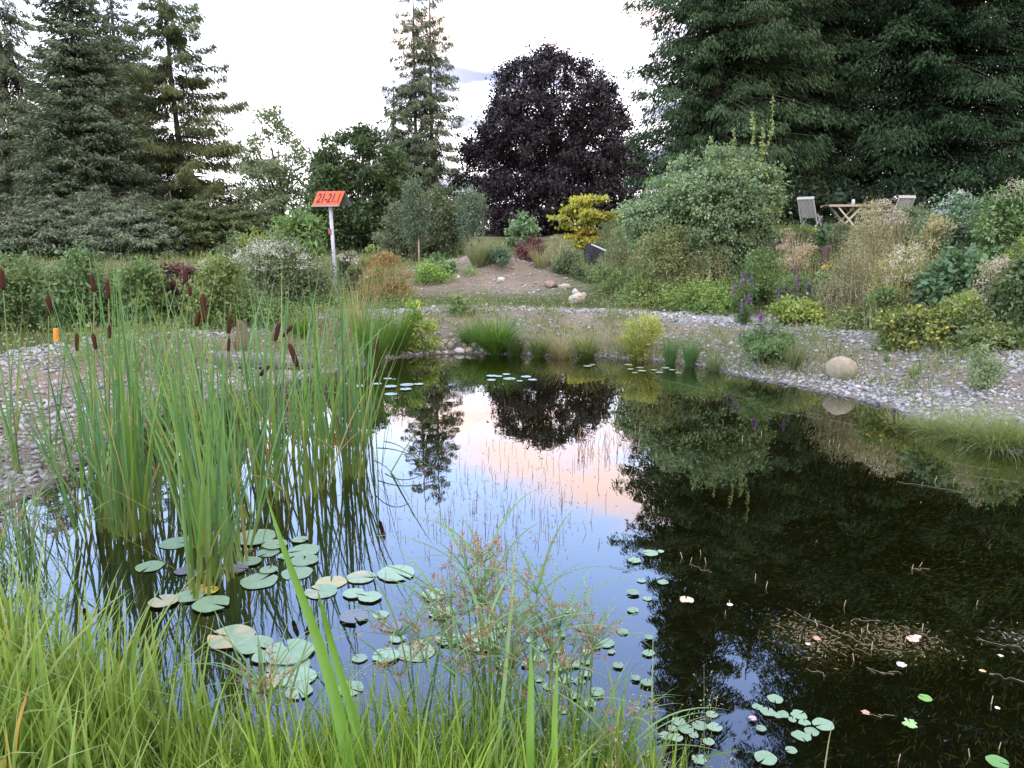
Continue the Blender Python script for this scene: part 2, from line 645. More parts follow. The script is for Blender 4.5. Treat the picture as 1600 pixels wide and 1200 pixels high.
def masks(X, Y, sd):
    """how much gravel / green cover grows where (0..1)"""
    P = np.stack([X, Y, 0 * X], -1)
    nz = vnoise(P * 0.9, 21); n2 = vnoise(P * 3.1, 22)
    # gravel path ring round the pond plus the pebbly bank on the right and left
    path = np.exp(-((sd - 2.25 - 0.15 * nz) / (0.34 + .18 * sstep(X, 2.5, 4) + .3 * sstep(-X, 2.5, 4))) ** 4) * sstep(Y, 4, 6) * np.clip(.9 + .5 * n2, .2, 1)
    bankr = sstep(X, 1.5, 3.4) * (sd > -0.35) * (sd < 2.0) * np.clip(0.95 - 0.55 * np.exp(-((sd - 1.25 + .2 * n2) / 0.35) ** 2) + 0.25 * n2, 0, 1)
    bankl = sstep(-X, 2.2, 3.2) * (sd > -0.5) * (sd < 2.2) * np.clip(0.9 + 0.3 * n2, 0, 1)
    bankc = (sd > -0.15) * (sd < 2.0) * (0.14 + 0.30 * n2 + .5 * np.exp(-(sd / .35) ** 2))
    bankl = bankl * (1 - .65 * sstep(sd, .6, 1.3) * sstep(Y, 7, 8.5))
    g = np.maximum.reduce([path * 0.95, bankr, bankl, np.clip(bankc, 0, 1)])
    g = np.where((Y > 17.5) & (np.abs(X - MOUND[0]) < 2.6) & (Y < 24), 0.10 + 0.05 * nz, g)
    g = np.where(sd > 3.3, np.minimum(g, 0.06), g)
    g = np.where(Y < 4.6, 0, g)
    cover = sstep(sd + 0.35 * nz + .75 * sstep(-X, 1.5, 3) * sstep(Y, 8, 10), 2.7, 3.2)
    cover = cover * (1 - np.exp(-((X - MOUND[0]) / 2.5) ** 4 - ((Y - MOUND[1] + .5) / 2.9) ** 4))
    cover = np.maximum(cover, (Y < 4.6) * (sd > 0))
    return np.clip(g, 0, 1), np.clip(cover, 0, 1)


def make_ground():
    def axis(segs):
        out = []
        for a, b, st in segs:
            out += list(np.arange(a, b, st))
        return np.array(out + [segs[-1][1]])
    xs = axis([(-400, -120, 40), (-120, -30, 6), (-30, -10, 1), (-10, 10, 0.085), (10, 30, 0.6), (30, 120, 6), (120, 400, 40)])
    ys = axis([(-60, -4, 8), (-4, 0, 0.5), (0, 17, 0.085), (17, 26, 0.16), (26, 60, 1.0), (60, 200, 10), (200, 600, 50)])
    X, Y = np.meshgrid(xs, ys)
    sd = sdist(X, Y)
    Z = gz(X, Y, sd)
    P = np.stack([X, Y, Z], -1)
    g, cv = masks(X, Y, sd)
    n = vnoise(P * 2.3, 31)[..., None]
    c = np.array(GC['soil']) * (0.5 - 0.5 * n) + np.array(GC['soil2']) * (0.5 + 0.5 * n)
    g = g[..., None] * 0.7
    c = c * (1 - g) + np.array(GC['gravel']) * g
    cv = cv[..., None]
    c = c * (1 - cv) + np.array(GC['green']) * cv
    dry = np.clip((Y[..., None] > 22) * (0.3 + 0.5 * vnoise(P * .4, 33)[..., None]), 0, .7)
    c = c * (1 - dry) + np.array(GC['dry']) * dry
    wet = sstep(-sd, -0.12, 0.05)[..., None]
    c = c * (1 - wet) + np.array((.07, .062, .042)) * wet
    deep = sstep(-sd, 0.1, 1.1)[..., None]
    c = c * (1 - deep) + np.array(GC['mud']) * deep
    mb = MB()
    ny, nx = X.shape
    idx = np.arange(nx * ny).reshape(ny, nx)
    F = np.stack([idx[:-1, :-1], idx[:-1, 1:], idx[1:, 1:], idx[1:, :-1]], -1).reshape(-1, 4)
    mb.add(P.reshape(-1, 3), F, c.reshape(-1, 3))
    o = mb.build('ground', ground_material(), smooth=True)
    tag(o, 'brown earth and gravel ground around and under the pond', 'ground', kind='structure')


make_ground()
mb = MB()
wx, wy = np.meshgrid(np.linspace(-8.5, 9.2, 12), np.linspace(0.9, 14.2, 12))
idx = np.arange(144).reshape(12, 12)
mb.add(np.stack([wx, wy, 0 * wx], -1).reshape(-1, 3), np.stack([idx[:-1, :-1], idx[:-1, 1:], idx[1:, 1:], idx[1:, :-1]], -1).reshape(-1, 4), (0.5, 0.5, 0.5))
tag(mb.build('pond_water', water_material()), 'still dark pond water mirroring trees and evening sky', 'water', kind='structure')


# ------------------------------------------------------------------ gravel
def make_gravel():
    n = 260000
    X = rng.uniform(-11, 12.5, n); Y = rng.uniform(4.5, 24, n)
    sd = sdist(X, Y)
    g, cv = masks(X, Y, sd)
    # only what lies in the camera's field
    vis = np.abs(X) < 0.75 * Y + 1.2
    keep = (rng.uniform(0, 1, n) < g) & vis & (sd > -0.45)
    X, Y, sd = X[keep], Y[keep], sd[keep]
    n = len(X)
    Z = gz(X, Y, sd)
    r = np.exp(rng.normal(math.log(0.0175), 0.42, n))
    r = np.clip(r, 0.010, 0.045) * np.where(Y > 13, 1.2, 1.0)
    pal = np.array([(.33, .35, .36), (.24, .255, .27), (.45, .46, .46), (.28, .25, .20), (.15, .155, .16), (.36, .34, .28), (.34, .27, .22), (.60, .60, .60)]) * np.array([.96, .94, .86])
    c = pal[rng.choice(len(pal), n, p=[.24, .17, .17, .1, .1, .1, .05, .07])] * .5 + np.array((.30, .305, .31)) * .5
    c = c * rng.uniform(0.8, 1.12, (n, 1))
    wet = (sstep(-sd, -0.10, 0.02))[:, None]
    c = c * (1 - 0.62 * wet)
    print('pebbles', n)
    mb = MB()
    for lod, sel in ((1, np.ones(n, bool)),):
        V0, F0 = ico(1 if lod == 1 else 2)
        m = sel.sum()
        sc3 = np.stack([r[sel] * rng.uniform(.9, 1.5, m), r[sel] * rng.uniform(.7, 1.1, m), r[sel] * rng.uniform(.4, .75, m)], 1)
        jit = 1 + rng.normal(0, 0.10, (m, len(V0), 1))
        V = V0[None] * jit * sc3[:, None]
        a = rng.uniform(0, 6.28, m); ca, sa = np.cos(a)[:, None], np.sin(a)[:, None]
        x = V[..., 0] * ca - V[..., 1] * sa; y = V[..., 0] * sa + V[..., 1] * ca
        tl = rng.normal(0, 0.35, m)[:, None]
        z = V[..., 2] + tl * x * 0.8
        V = np.stack([x + X[sel][:, None], y + Y[sel][:, None], z + (Z[sel] + sc3[:, 2] * rng.uniform(.1, .9, m))[:, None]], -1)
        F = (F0[None] + (np.arange(m) * len(V0))[:, None, None]).reshape(-1, 3)
        mb.add(V.reshape(-1, 3), F, np.repeat(c[sel], len(V0), 0))
    tag(mb.build('gravel', PEBBLE, smooth=True), 'grey rounded pebbles strewn over the path and the pond banks', 'gravel', kind='stuff')


make_gravel()


# ------------------------------------------------------------------ foliage generators
def mixcol(c0, c1, f):
    return np.asarray(c0) * (1 - f[:, None]) + np.asarray(c1) * f[:, None]


def crown(mb, c, prof, n, leaf, cols, nclump=60, rc=0.3, outer=0.4, droop=0.3, lump=0.18, asym=1.0, seed=1, flat=0.7, vary=0.35, ratio=0.55, out=0.6):
    """broad-leaved crown. prof: [(height, radius)...] above c; leaves gather in clumps. Returns the clump centres."""
    r = np.random.default_rng(seed)
    hs = np.array([p[0] for p in prof]); rs = np.array([p[1] for p in prof])
    hh = np.linspace(hs[0], hs[-1], 200); ww = np.interp(hh, hs, rs) ** 1.3 + 0.02
    cdf = np.cumsum(ww); cdf /= cdf[-1]
    h = np.interp(r.uniform(0, 1, nclump), cdf, hh)
    az_ = r.uniform(0, 2 * np.pi, nclump)
    rad = np.interp(h, hs, rs) * (r.uniform(0, 1, nclump) ** outer)
    d = np.stack([np.cos(az_), np.sin(az_) * asym, 0 * az_], 1)
    CC = np.array(c) + d * (rad * (1 + lump * vnoise(np.stack([np.cos(az_) * 3, np.sin(az_) * 3, h], 1), seed + 5)))[:, None] + UP * h[:, None]
    ci = r.integers(0, nclump, n)
    off = r.normal(0, 1, (n, 3)) * rc * r.uniform(.5, 1.1, (n, 1)) * np.array([1, 1, flat])
    P = CC[ci] + off
    mid = np.array(c) + UP * (hs[0] + hs[-1]) / 2
    o_ = unit(P - mid)
    D = unit(r.normal(0, 1, (n, 3)) * 0.8 + o_ * out - UP * droop)
    S = unit(np.cross(D, unit(r.normal(0, 1, (n, 3)) * 0.7 + o_ * 0.5 + UP * 0.6)))
    cl = r.uniform(0, 1, nclump)[ci]
    f = np.clip(cl * 0.6 + r.uniform(0, 1, n) * 0.4, 0, 1)
    C = mixcol(cols[0], cols[1], f) * (1 - vary / 2 + vary * r.uniform(0, 1, (n, 1)))
    if len(cols) > 2:
        k = r.uniform(0, 1, n) < cols[2][3]
        C[k] = np.array(cols[2][:3]) * r.uniform(.8, 1.2, (k.sum(), 1))
    L = leaf * r.uniform(.6, 1.3, n)
    mb.leaves(P - D * L[:, None] * .3, D, S, L, L * ratio, C)
    return CC


def limbs(mb, base, CC, r0, col, split=0.45, seed=0, maxn=40, sag=0.03):
    """a trunk with limbs running to clump centres"""
    r = np.random.default_rng(seed)
    base = np.array(base, float)
    k = min(maxn, len(CC))
    T = CC[r.choice(len(CC), k, replace=False)]
    st = base + UP * ((T[:, 2] - base[2]) * r.uniform(split * .5, split * 1.2, k))[:, None]
    mb.tubes(st, T, r0 * 0.45, r0 * 0.08, col, sag=sag, sides=5, seg=3)


def broadleaf(name, label, cat, x, y, prof, n, leaf, cols, trunk=None, base_r=0.12, bark=(.10, .085, .065), group=None, crown_name='crown', zoff=0.0, mat=None, **kw):
    z = g1(x, y) + zoff
    t = thing(name, label, cat, (x, y, z), group=group)
    mb = MB()
    CC = crown(mb, (0, 0, 0), prof, n, leaf, cols, **kw)
    mb.build(crown_name, mat or LEAF, t)
    tb = MB()
    top = trunk if trunk else prof[-1][0] * 0.6
    if cat == 'tree':
        pts = [(0, 0, -0.1)] + [(0.12 * base_r * math.sin(i * 2.1), 0.1 * base_r * math.cos(i * 1.7), top * i / 5) for i in range(1, 6)]
        tb.tube(pts, np.linspace(base_r, base_r * 0.35, 6), bark, 8)
        limbs(tb, (0, 0, 0), CC, base_r, bark, seed=kw.get('seed', 1))
        tb.build('trunk', BARK, t, smooth=True)
    else:
        r = np.random.default_rng(kw.get('seed', 1) + 50)
        k = min(len(CC), 26)
        T = CC[r.choice(len(CC), k, replace=False)]
        A = r.normal(0, base_r * 1.5, (k, 3)) * np.array([1, 1, 0]) - UP * 0.05
        tb.tubes(A, T, base_r * .22, base_r * .05, bark, sag=0.06, sides=4, seg=4)
        tb.build('stems', BARK, t, smooth=True)
    return t


def fronds(mb, tw, O, D, L, droop, upturn, n_per, wd, sl, sw, hang, cols, seed, twig_r=0.02, bark=(.09, .07, .055), tip=0.0):
    """conifer branches: O origins, D horizontal-ish unit directions, L lengths; sprays hang along each"""
    r = np.random.default_rng(seed)
    m = len(O)
    npf = np.maximum(3, (n_per * (L / L.mean()) ** 1.3).astype(int))
    fi = np.repeat(np.arange(m), npf)
    n = len(fi)
    t = 1 - r.uniform(0, 1, n) ** 1.25 * 0.9
    prof = np.minimum(1, t * 2.2) * (1.08 - t) ** 0.6
    u = r.uniform(-1, 1, n)
    lat = unit(np.cross(D, UP))
    Lf = L[fi]
    dz_ = -droop[fi] * Lf * t + upturn * Lf * t ** 3
    P = O[fi] + D[fi] * (Lf * t)[:, None] + lat[fi] * (u * wd * Lf * prof)[:, None] + UP * dz_[:, None]
    P = P + UP * (-np.abs(u) * wd * Lf * 0.25 * hang)[:, None] + r.normal(0, 1, (n, 3)) * (0.02 * Lf)[:, None] + UP * (-r.uniform(0, 1, n) * hang * sl * 1.2)[:, None]
    SD = unit(D[fi] * 0.8 + lat[fi] * (np.sign(u) * 0.6)[:, None] - UP * hang + r.normal(0, 0.28, (n, 3)))
    S = unit(np.cross(SD, unit(r.normal(0, 0.6, (n, 3)) + UP)))
    fcol = r.uniform(0, 1, m)[fi]
    f = np.clip(0.5 * fcol + 0.5 * r.uniform(0, 1, n) + tip * (t - .6), 0, 1)
    C = mixcol(cols[0], cols[1], f) * r.uniform(.7, 1.2, (n, 1))
    ll = sl * r.uniform(.55, 1.35, n)
    mb.leaves(P, SD, S, ll, sw * r.uniform(.7, 1.3, n), C)
    B = O + D * (L * 0.95)[:, None] + UP * (-droop * L + upturn * L * 0.85)[:, None]
    tw.tubes(O, B, twig_r * np.clip(L / 2, .3, 2), twig_r * .25, bark, sag=0.02, sides=4, seg=3)


def conifer(name, label, x, y, H, prof, nbr, n_per, sl, sw, cols, droop=0.25, upturn=0.15, wd=0.28, hang=0.5, seed=1, trunk_r=0.2, zmin=0.3, whorl=0.0, lean=(0, 0), bark=(.10, .08, .062), zoff=0, tip=0.3, group=None, ell=1.0, extra=()):
    r = np.random.default_rng(seed)
    z = g1(x, y) + zoff
    t = thing(name, label, 'tree', (x, y, z), group=group)
    hs = [p[0] for p in prof]; rs = [p[1] for p in prof]
    hh = np.linspace(zmin, hs[-1], 300)
    ww = np.interp(hh, hs, rs) ** 1.15 + 0.05
    cdf = np.cumsum(ww); cdf /= cdf[-1]
    h = np.interp(np.sort(r.uniform(0, 1, nbr)), cdf, hh)
    if whorl:
        h = np.round(h / whorl) * whorl + r.normal(0, whorl * 0.10, nbr)
        h = np.clip(h, zmin, hs[-1] - .05)
    a = np.arange(nbr) * 2.399963 + r.normal(0, 0.35, nbr)
    D0 = np.stack([np.cos(a), np.sin(a), np.zeros(nbr)], 1)
    L = np.interp(h, hs, rs) * r.uniform(.55, 1.15, nbr)
    L = L * np.where(D0[:, 0] > 0, ell, 1.0)
    L = np.maximum(L, 0.12)
    for j, (ea, eh, el_) in enumerate(extra):
        D0[j] = (math.cos(R(ea)), math.sin(R(ea)), 0); h[j] = eh; L[j] = el_
    O = np.stack([lean[0] * h / H, lean[1] * h / H, h + L * droop * 0.75], 1)
    O[:, 2] = np.minimum(O[:, 2], hs[-1] + 0.1)
    dr = droop * r.uniform(.6, 1.4, nbr)
    mb, tw = MB(), MB()
    fronds(mb, tw, O, D0, L, dr, upturn, n_per, wd, sl, sw, hang, cols, seed + 3, twig_r=0.016, bark=bark, tip=tip)
    mb.build('needle_crown', NEEDLE, t)
    k = 9
    pts = [(lean[0] * i / k + 0.03 * math.sin(i), lean[1] * i / k, -0.15 + (H + .15) * i / k) for i in range(k + 1)]
    tw.tube(pts, np.linspace(trunk_r, 0.02, k + 1), bark, 8)
    tw.build('trunk', BARK, t, smooth=True)
    return t


# ================================================================== TREES
GRN = lambda r, g, b: (r, g, b)
# --- left conifers (tall trees some 50 m away)
Yt = 46.0
conifer('slender_spruce', 'thin bare-trunked spruce with drooping wispy twigs at the far left edge', xat(17, Yt, 8), Yt, 17.5,
        [(0.3, 2.6), (4, 2.8), (9, 2.3), (14, 1.5), (17.5, .1)], 230, 260, .27, .055, [(.055, .075, .042), (.13, .15, .085)], droop=.45, upturn=.05, wd=.22, hang=1.0, seed=3, trunk_r=.2)
Yt = 44.0
conifer('silver_fir', 'broad dense grey-green fir filling the left, second tree from the left edge', xat(134, Yt, 6), Yt, 16.2,
        [(-.5, 3.5), (2, 3.6), (5, 3.2), (8, 2.6), (11, 1.9), (14, .95), (16.2, .05)], 900, 210, .24, .075, [(.050, .074, .040), (.140, .172, .108)], droop=.22, upturn=.18, wd=.40, hang=.35, seed=5, trunk_r=.3, tip=.5, zmin=-.5)
Yt = 56.0
conifer('background_conifer', 'hazy bluish conifer peeping out between the grey-green fir and the layered spruce', xat(190, Yt, 10), Yt, 20.5,
        [(0.3, 3.6), (6, 3.4), (12, 2.5), (17, 1.2), (20.5, .05)], 330, 200, .34, .08, [(.055, .080, .06), (.11, .14, .10)], droop=.3, upturn=.15, hang=.6, seed=8, trunk_r=.3)
Yt = 49.0
conifer('norway_spruce', 'tall dark spruce with layered drooping branches left of the orange sign', xat(287, Yt, 6), Yt, 17.0,
        [(-.8, 5.3), (1.3, 5.5), (4, 5.1), (7, 4.6), (9, 3.6), (12, 2.7), (15, 1.6), (17.0, .03)], 160, 620, .27, .06, [(.034, .050, .020), (.105, .122, .044)],
        droop=.28, upturn=.22, wd=.22, hang=1.0, seed=12, trunk_r=.26, whorl=.86, tip=.45, lean=(-.5, 0), zmin=-.3)
# trees standing behind the sign
Yt = 33
broadleaf('light_tree', 'airy small-leaved tree with bare twig ends behind the layered spruce', 'tree', xat(440, Yt, 3), Yt,
          [(0.6, 1.6), (2.0, 2.0), (3.2, 1.9), (4.2, 1.3), (5.2, .9), (5.9, .15)], 11000, .15, [(.07, .095, .045), (.14, .17, .09)], nclump=80, rc=.26, seed=21, droop=.1, base_r=.1)
Yt = 31
broadleaf('dark_hornbeam', 'dark green bushy tree with upright tips right behind the orange sign', 'tree', xat(568, Yt, 3), Yt,
          [(-.2, 1.9), (.8, 2.2), (2.0, 2.2), (3.1, 1.9), (3.9, 1.3), (4.7, .25)], 32000, .16, [(.020, .038, .014), (.055, .085, .028)], nclump=170, rc=.24, seed=22, out=.4, droop=-.3, base_r=.14)
Yt = 29.5
broadleaf('small_hornbeam', 'narrow dark bushy tree just right of the orange sign board', 'tree', xat(519, Yt, 3), Yt,
          [(0.1, .75), (1.4, .85), (2.6, .7), (3.6, .4), (4.4, .06)], 9000, .14, [(.035, .06, .024), (.08, .115, .045)], nclump=60, rc=.18, seed=23, droop=-.3, base_r=.08)
Yt = 61
for i, (px, H, prof, seed, nb, lab) in enumerate([
        (650, 19.6, [(-.5, 3.0), (4, 2.8), (7, 2.4), (10, 2.2), (14, 2.0), (17.5, 1.0), (19.6, .03)], 31, 150, 'tall sparse spruce, the left one of the pair of bare trunks beside the beech'),
        (674, 20.2, [(-1.0, 3.0), (4, 2.7), (7, 2.4), (10, 2.4), (14, 2.0), (18, .9), (20.2, .03)], 32, 165, 'tall sparse spruce, the right one of the pair of bare trunks beside the beech'),
        (613, 12.2, [(-.5, 2.7), (4, 2.5), (7.5, 1.7), (10.5, .8), (12.2, .03)], 33, 150, 'shorter feathery spruce leaning against the left side of the tall pair')]):
    conifer('sparse_spruce', lab, xat(px, Yt, 9), Yt + i * .5, H, prof, nb, 190, .30, .065, [(.052, .070, .038), (.125, .150, .080)], droop=.42, upturn=.24, wd=.24, hang=.9, seed=seed, trunk_r=.22,
            bark=(.17, .12, .10), zmin=.6, tip=.4, group='tall sparse spruces left of the copper beech')
# copper beech
Yt = 63
broadleaf('copper_beech', 'huge dome-shaped copper beech with dark purple leaves in the centre background', 'tree', xat(862, Yt, 8), Yt,
          [(-1.0, 7.6), (1.5, 8.2), (3.5, 8.0), (5.5, 7.2), (8, 6.7), (10, 5.8), (11.8, 4.4), (13.2, 2.5), (14.0, .6)], 120000, .27, [(.011, .0085, .010), (.040, .027, .029)], trunk=9, base_r=.55,
          bark=(.06, .05, .045), nclump=820, rc=.46, seed=41, outer=.34, lump=.08, droop=.5, vary=.7, flat=.8, out=.3, mat=DARKLEAF)
# shrubs & young trees in the middle distance
Yt = 27
broadleaf('olive_shrub', 'round olive-green shrub between the two staked young trees', 'shrub', xat(678, Yt, 2), Yt,
          [(-.1, 1.1), (.6, 1.25), (1.4, 1.15), (1.9, .8), (2.25, .2)], 15000, .10, [(.050, .065, .028), (.12, .145, .07)], nclump=110, rc=.16, seed=51, base_r=.1)
Yt = 26.5
broadleaf('grey_shrub', 'grey-green shrub left of the first staked young tree', 'shrub', xat(622, Yt, 2), Yt,
          [(-.1, .6), (.6, .8), (1.3, .7), (1.7, .3), (1.9, .05)], 7000, .10, [(.065, .085, .045), (.14, .165, .09)], nclump=60, rc=.14, seed=52, base_r=.1)


def young_tree(px, Y, top, w_, seed, lab, labs, cols):
    x = xat(px, Y, 1.5); z = g1(x, Y); H = zat(top, Y) - z
    t = thing('young_tree', lab, 'tree', (x, Y, z), group='young trees tied to stakes')
    mb = MB()
    r = np.random.default_rng(seed)
    w_ = w_ * .78
    crown(mb, (0, 0, 0), [(H * .28, w_ * .5), (H * .45, w_ * .9), (H * .7, w_), (H * .88, w_ * .75), (H, .05)], 6500, .10, cols, nclump=70, rc=.13, seed=seed, droop=-.9, ratio=.32, out=.3, flat=1.4)
    mb.build('crown', LEAF, t)
    tb = MB()
    tb.tube([(0, 0, -.1), (.01, .01, H * .4), (0, 0, H * .9)], [.025, .02, .006], (.12, .10, .075), 6)
    A = np.stack([np.zeros(22), np.zeros(22), np.linspace(H * .2, H * .6, 22)], 1)
    a = r.uniform(0, 6.28, 22)
    B = A + np.stack([np.cos(a) * w_ * .8, np.sin(a) * w_ * .8, np.full(22, H * .36)], 1)
    tb.tubes(A, B, .008, .002, (.12, .10, .075), sag=-.05)
    tb.build('trunk', BARK, t, smooth=True)
    for k, (sx_, lb) in enumerate(labs):
        s = MB()
        s.tube([(0, 0, -.1), (.008, 0, .45), (.004, .01, .95)], [.028, .027, .024], (.42, .33, .22), 7)
        xs_ = x + sx_
        tag(s.build('wooden_stake', WOOD, smooth=True), lb, 'stake', 'stakes beside the young trees').location = (xs_, Y - .12, g1(xs_, Y - .12))
    return t


young_tree(650, 25, 288, .55, 61, 'slim grey-green young tree beside a pale stake behind the rust-topped dock', [(.10, 'pale wooden stake beside the young tree above the rust-topped plants')], [(.05, .075, .045), (.11, .145, .09)])
young_tree(737, 26, 292, .55, 62, 'narrow upright grey-green young tree in front of the beech, left side', [(-.07, 'left one of two pale stakes under the tree in front of the beech'), (.10, 'right one of two pale stakes under the tree in front of the beech')], [(.055, .085, .055), (.13, .165, .11)])
Yt = 31
broadleaf('green_shrub', 'small fresh green shrub standing low in front of the beech', 'shrub', xat(817, Yt, 2), Yt,
          [(0, .45), (.5, .65), (1.0, .6), (1.25, .3), (1.4, .05)], 1800, .17, [(.09, .15, .07), (.17, .25, .12)], nclump=24, rc=.14, seed=53, base_r=.08, ratio=.6)
Yt = 27
t = broadleaf('golden_maple', 'yellow-green maple with tiered golden leaves right of the beech', 'tree', xat(915, Yt, 2), Yt,
              [(.3, .6), (.8, .9), (1.3, 1.15), (1.7, .95), (2.15, .3)], 5500, .15, [(.13, .18, .035), (.36, .31, .045), (.42, .20, .05, .06)], nclump=34, rc=.19, seed=54, base_r=.05, flat=.28, ratio=.75, outer=.6, droop=0)
Yt = 22.4
broadleaf('red_maple', 'low dark red weeping maple on the slope before the beech', 'shrub', xat(833, Yt, 1.4), Yt,
          [(-.05, .50), (.2, .55), (.5, .50), (.75, .30), (.86, .04)], 8000, .09, [(.045, .018, .018), (.13, .048, .045)], nclump=60, rc=.08, seed=55, base_r=.06, droop=1.2, ratio=.3)

# --- tall dark conifers on the right
conifer('drooping_hemlock', 'tall dark hemlock with its tip arm reaching out over the sky, behind the arching rose', 6.6, 26.0, 18.5,
        [(.0, 2.5), (2, 2.5), (4, 2.4), (6.5, 2.2), (9, 1.55), (13, 1.55), (16, .9), (18.5, .05)], 620, 360, .15, .042, [(.012, .026, .013), (.050, .078, .032)], droop=.42, upturn=.16, wd=.26, hang=1.1, seed=71, trunk_r=.28, tip=.4, ell=1.35,
        extra=[(180, 6.9, 3.0), (200, 6.6, 2.8), (170, 5.6, 2.9), (185, 7.6, 2.4), (190, 4.6, 2.8)])
conifer('dark_yew', 'dark conifer rising behind the left garden chair, between two larger ones', 9.7, 28.5, 14.2,
        [(.0, 3.2), (2.5, 3.4), (5, 3.2), (9, 2.7), (12, 1.5), (14.2, .05)], 640, 330, .17, .046, [(.008, .017, .009), (.034, .056, .024)], droop=.40, upturn=.12, wd=.28, hang=1.0, seed=72, trunk_r=.3, tip=.4)
conifer('great_yew', 'massive dark green conifer with heavy spreading boughs above the right garden chair', 14.8, 28.6, 29.0,
        [(1.6, 4.6), (3.0, 5.0), (8, 5.3), (14, 5.0), (20, 4.3), (25, 2.8), (29, .05)], 1150, 440, .17, .048, [(.007, .018, .009), (.038, .068, .028)], droop=.34, upturn=.14, wd=.28, hang=.85, seed=73, trunk_r=.45, tip=.5, zmin=1.3)
conifer('great_yew', 'massive dark conifer at the far right edge of the view', 21.0, 27.5, 27.0,
        [(1.2, 4.6), (3.0, 5.0), (8, 5.0), (14, 4.6), (20, 3.6), (27, .05)], 850, 360, .19, .052, [(.009, .021, .010), (.040, .068, .027)], droop=.34, upturn=.14, wd=.28, hang=.85, seed=74, trunk_r=.45, tip=.5, zmin=1.0)
# the dark under-storey behind the seats
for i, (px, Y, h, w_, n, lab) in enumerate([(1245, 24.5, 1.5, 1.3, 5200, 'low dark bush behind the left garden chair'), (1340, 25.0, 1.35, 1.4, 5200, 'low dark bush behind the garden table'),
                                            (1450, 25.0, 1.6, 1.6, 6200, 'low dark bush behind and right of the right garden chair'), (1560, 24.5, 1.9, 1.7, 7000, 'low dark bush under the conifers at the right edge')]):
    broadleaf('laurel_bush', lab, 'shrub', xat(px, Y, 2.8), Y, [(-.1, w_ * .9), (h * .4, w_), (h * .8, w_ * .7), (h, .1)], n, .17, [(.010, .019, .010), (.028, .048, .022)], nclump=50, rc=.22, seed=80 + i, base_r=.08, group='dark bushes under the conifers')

# ================================================================== BUILDINGS
hx = xat(38, 50, 3)
t = thing('white_house', 'pale house with a red tiled roof glimpsed between the leftmost conifers', 'house', (hx, 50, g1(hx, 50)))
mb = MB(); mb.box((0, 0, 1.55), (5.4, 6, 3.7), (.66, .63, .56)); mb.build('wall', PLASTER, t)
mb = MB()
mb.add([(-3.1, -3.5, 3.4), (3.1, -3.5, 3.4), (3.1, 0, 5.0), (-3.1, 0, 5.0), (-3.1, 3.5, 3.4), (3.1, 3.5, 3.4)], [[0, 1, 2, 3], [3, 2, 5, 4]], (.40, .16, .10))
mb.add([(-3.1, -3.5, 3.25), (3.1, -3.5, 3.25), (3.1, 0, 4.85), (-3.1, 0, 4.85)], [[3, 2, 1, 0]], (.30, .13, .09))
ro = mb.build('roof', PAINT, t)
mb = MB(); mb.box((1.2, -.8, 5.0), (.5, .5, 1.1), (.35, .22, .17)); mb.build('chimney', PLASTER, ro)
for x_ in (-1.3, 1.2):
    mb = MB(); mb.box((x_, -3.01, 1.9), (1.1, .08, 1.2), (.55, .55, .52)); f = mb.build('window', PAINT, t)
    mb = MB(); mb.box((x_, -3.06, 1.9), (.92, .03, 1.02), (.04, .05, .06)); mb.build('pane', PLASTIC, f)

# ================================================================== SIGN
sp = on_ground(526, 463)
SY = sp[1]
t = thing('number_sign', 'orange roof-shaped number board reading 21-21.1 on a leaning grey metal post', 'sign', tuple(sp))
topx = xat(516, SY, 2.6) - sp[0]; toph = zat(321, SY) - sp[2]
mb = MB(); mb.tube([(0, 0, -.25), (topx * .5, 0, toph * .5), (topx, 0, toph)], .040, (.46, .48, .50), 10); mb.build('post', METAL, t, smooth=True)
s0 = SY / 1186.0 * 1.03
bw, bh = 44 * s0, 20 * s0
cx0 = topx - 1.5 * s0
zb = toph + .005
sk = 4.5 * s0
def slab(pts, th, C):
    m_ = MB(); P = np.array(pts, float); n_ = unit(np.cross(P[1] - P[0], P[3] - P[0])); V = np.concatenate([P, P - n_ * th])
    m_.add(V, [[0, 1, 2, 3], [7, 6, 5, 4], [0, 4, 5, 1], [1, 5, 6, 2], [2, 6, 7, 3], [3, 7, 4, 0]], C); return m_
dpt = bh * .55
rotz = R(-16)
def rz_(p):
    c_, s_ = math.cos(rotz), math.sin(rotz)
    x_, y_, z_ = p
    return (cx0 + x_ * c_ - y_ * s_, x_ * s_ + y_ * c_, z_)
fr = [(-bw / 2, -dpt, zb), (bw / 2, -dpt, zb), (bw / 2 + sk, 0, zb + bh), (-bw / 2 + sk, 0, zb + bh)]
bk = [(bw / 2 + sk * 2, dpt, zb), (-bw / 2 + sk * 2, dpt, zb), (-bw / 2 + sk, 0.005, zb + bh), (bw / 2 + sk, 0.005, zb + bh)]
fo = slab([rz_(p) for p in fr], .012, (.80, .10, .025)).build('front_board', PAINT, t)
slab([rz_(p) for p in bk], .012, (.16, .16, .16)).build('back_board', METAL, t)
mb = MB(); mb.bar(rz_((-bw / 2, -dpt - .02, zb - .02)), rz_((bw / 2 + .01, -dpt - .02, zb - .02)), .05, .022, (.40, .36, .33)); mb.build('lower_rail', METAL, t)
cu = bpy.data.curves.new('lettering', 'FONT')
cu.body = '21-21.1'; cu.size = bh * .98; cu.align_x = 'CENTER'; cu.align_y = 'CENTER'; cu.extrude = .003; cu.space_character = .93; cu.offset = .004
tmp = bpy.data.objects.new('tmp', cu); COLL.objects.link(tmp)
bpy.context.view_layer.update()
me = bpy.data.meshes.new_from_object(tmp)
bpy.data.objects.remove(tmp)
P4 = [np.array(rz_(p)) for p in fr]
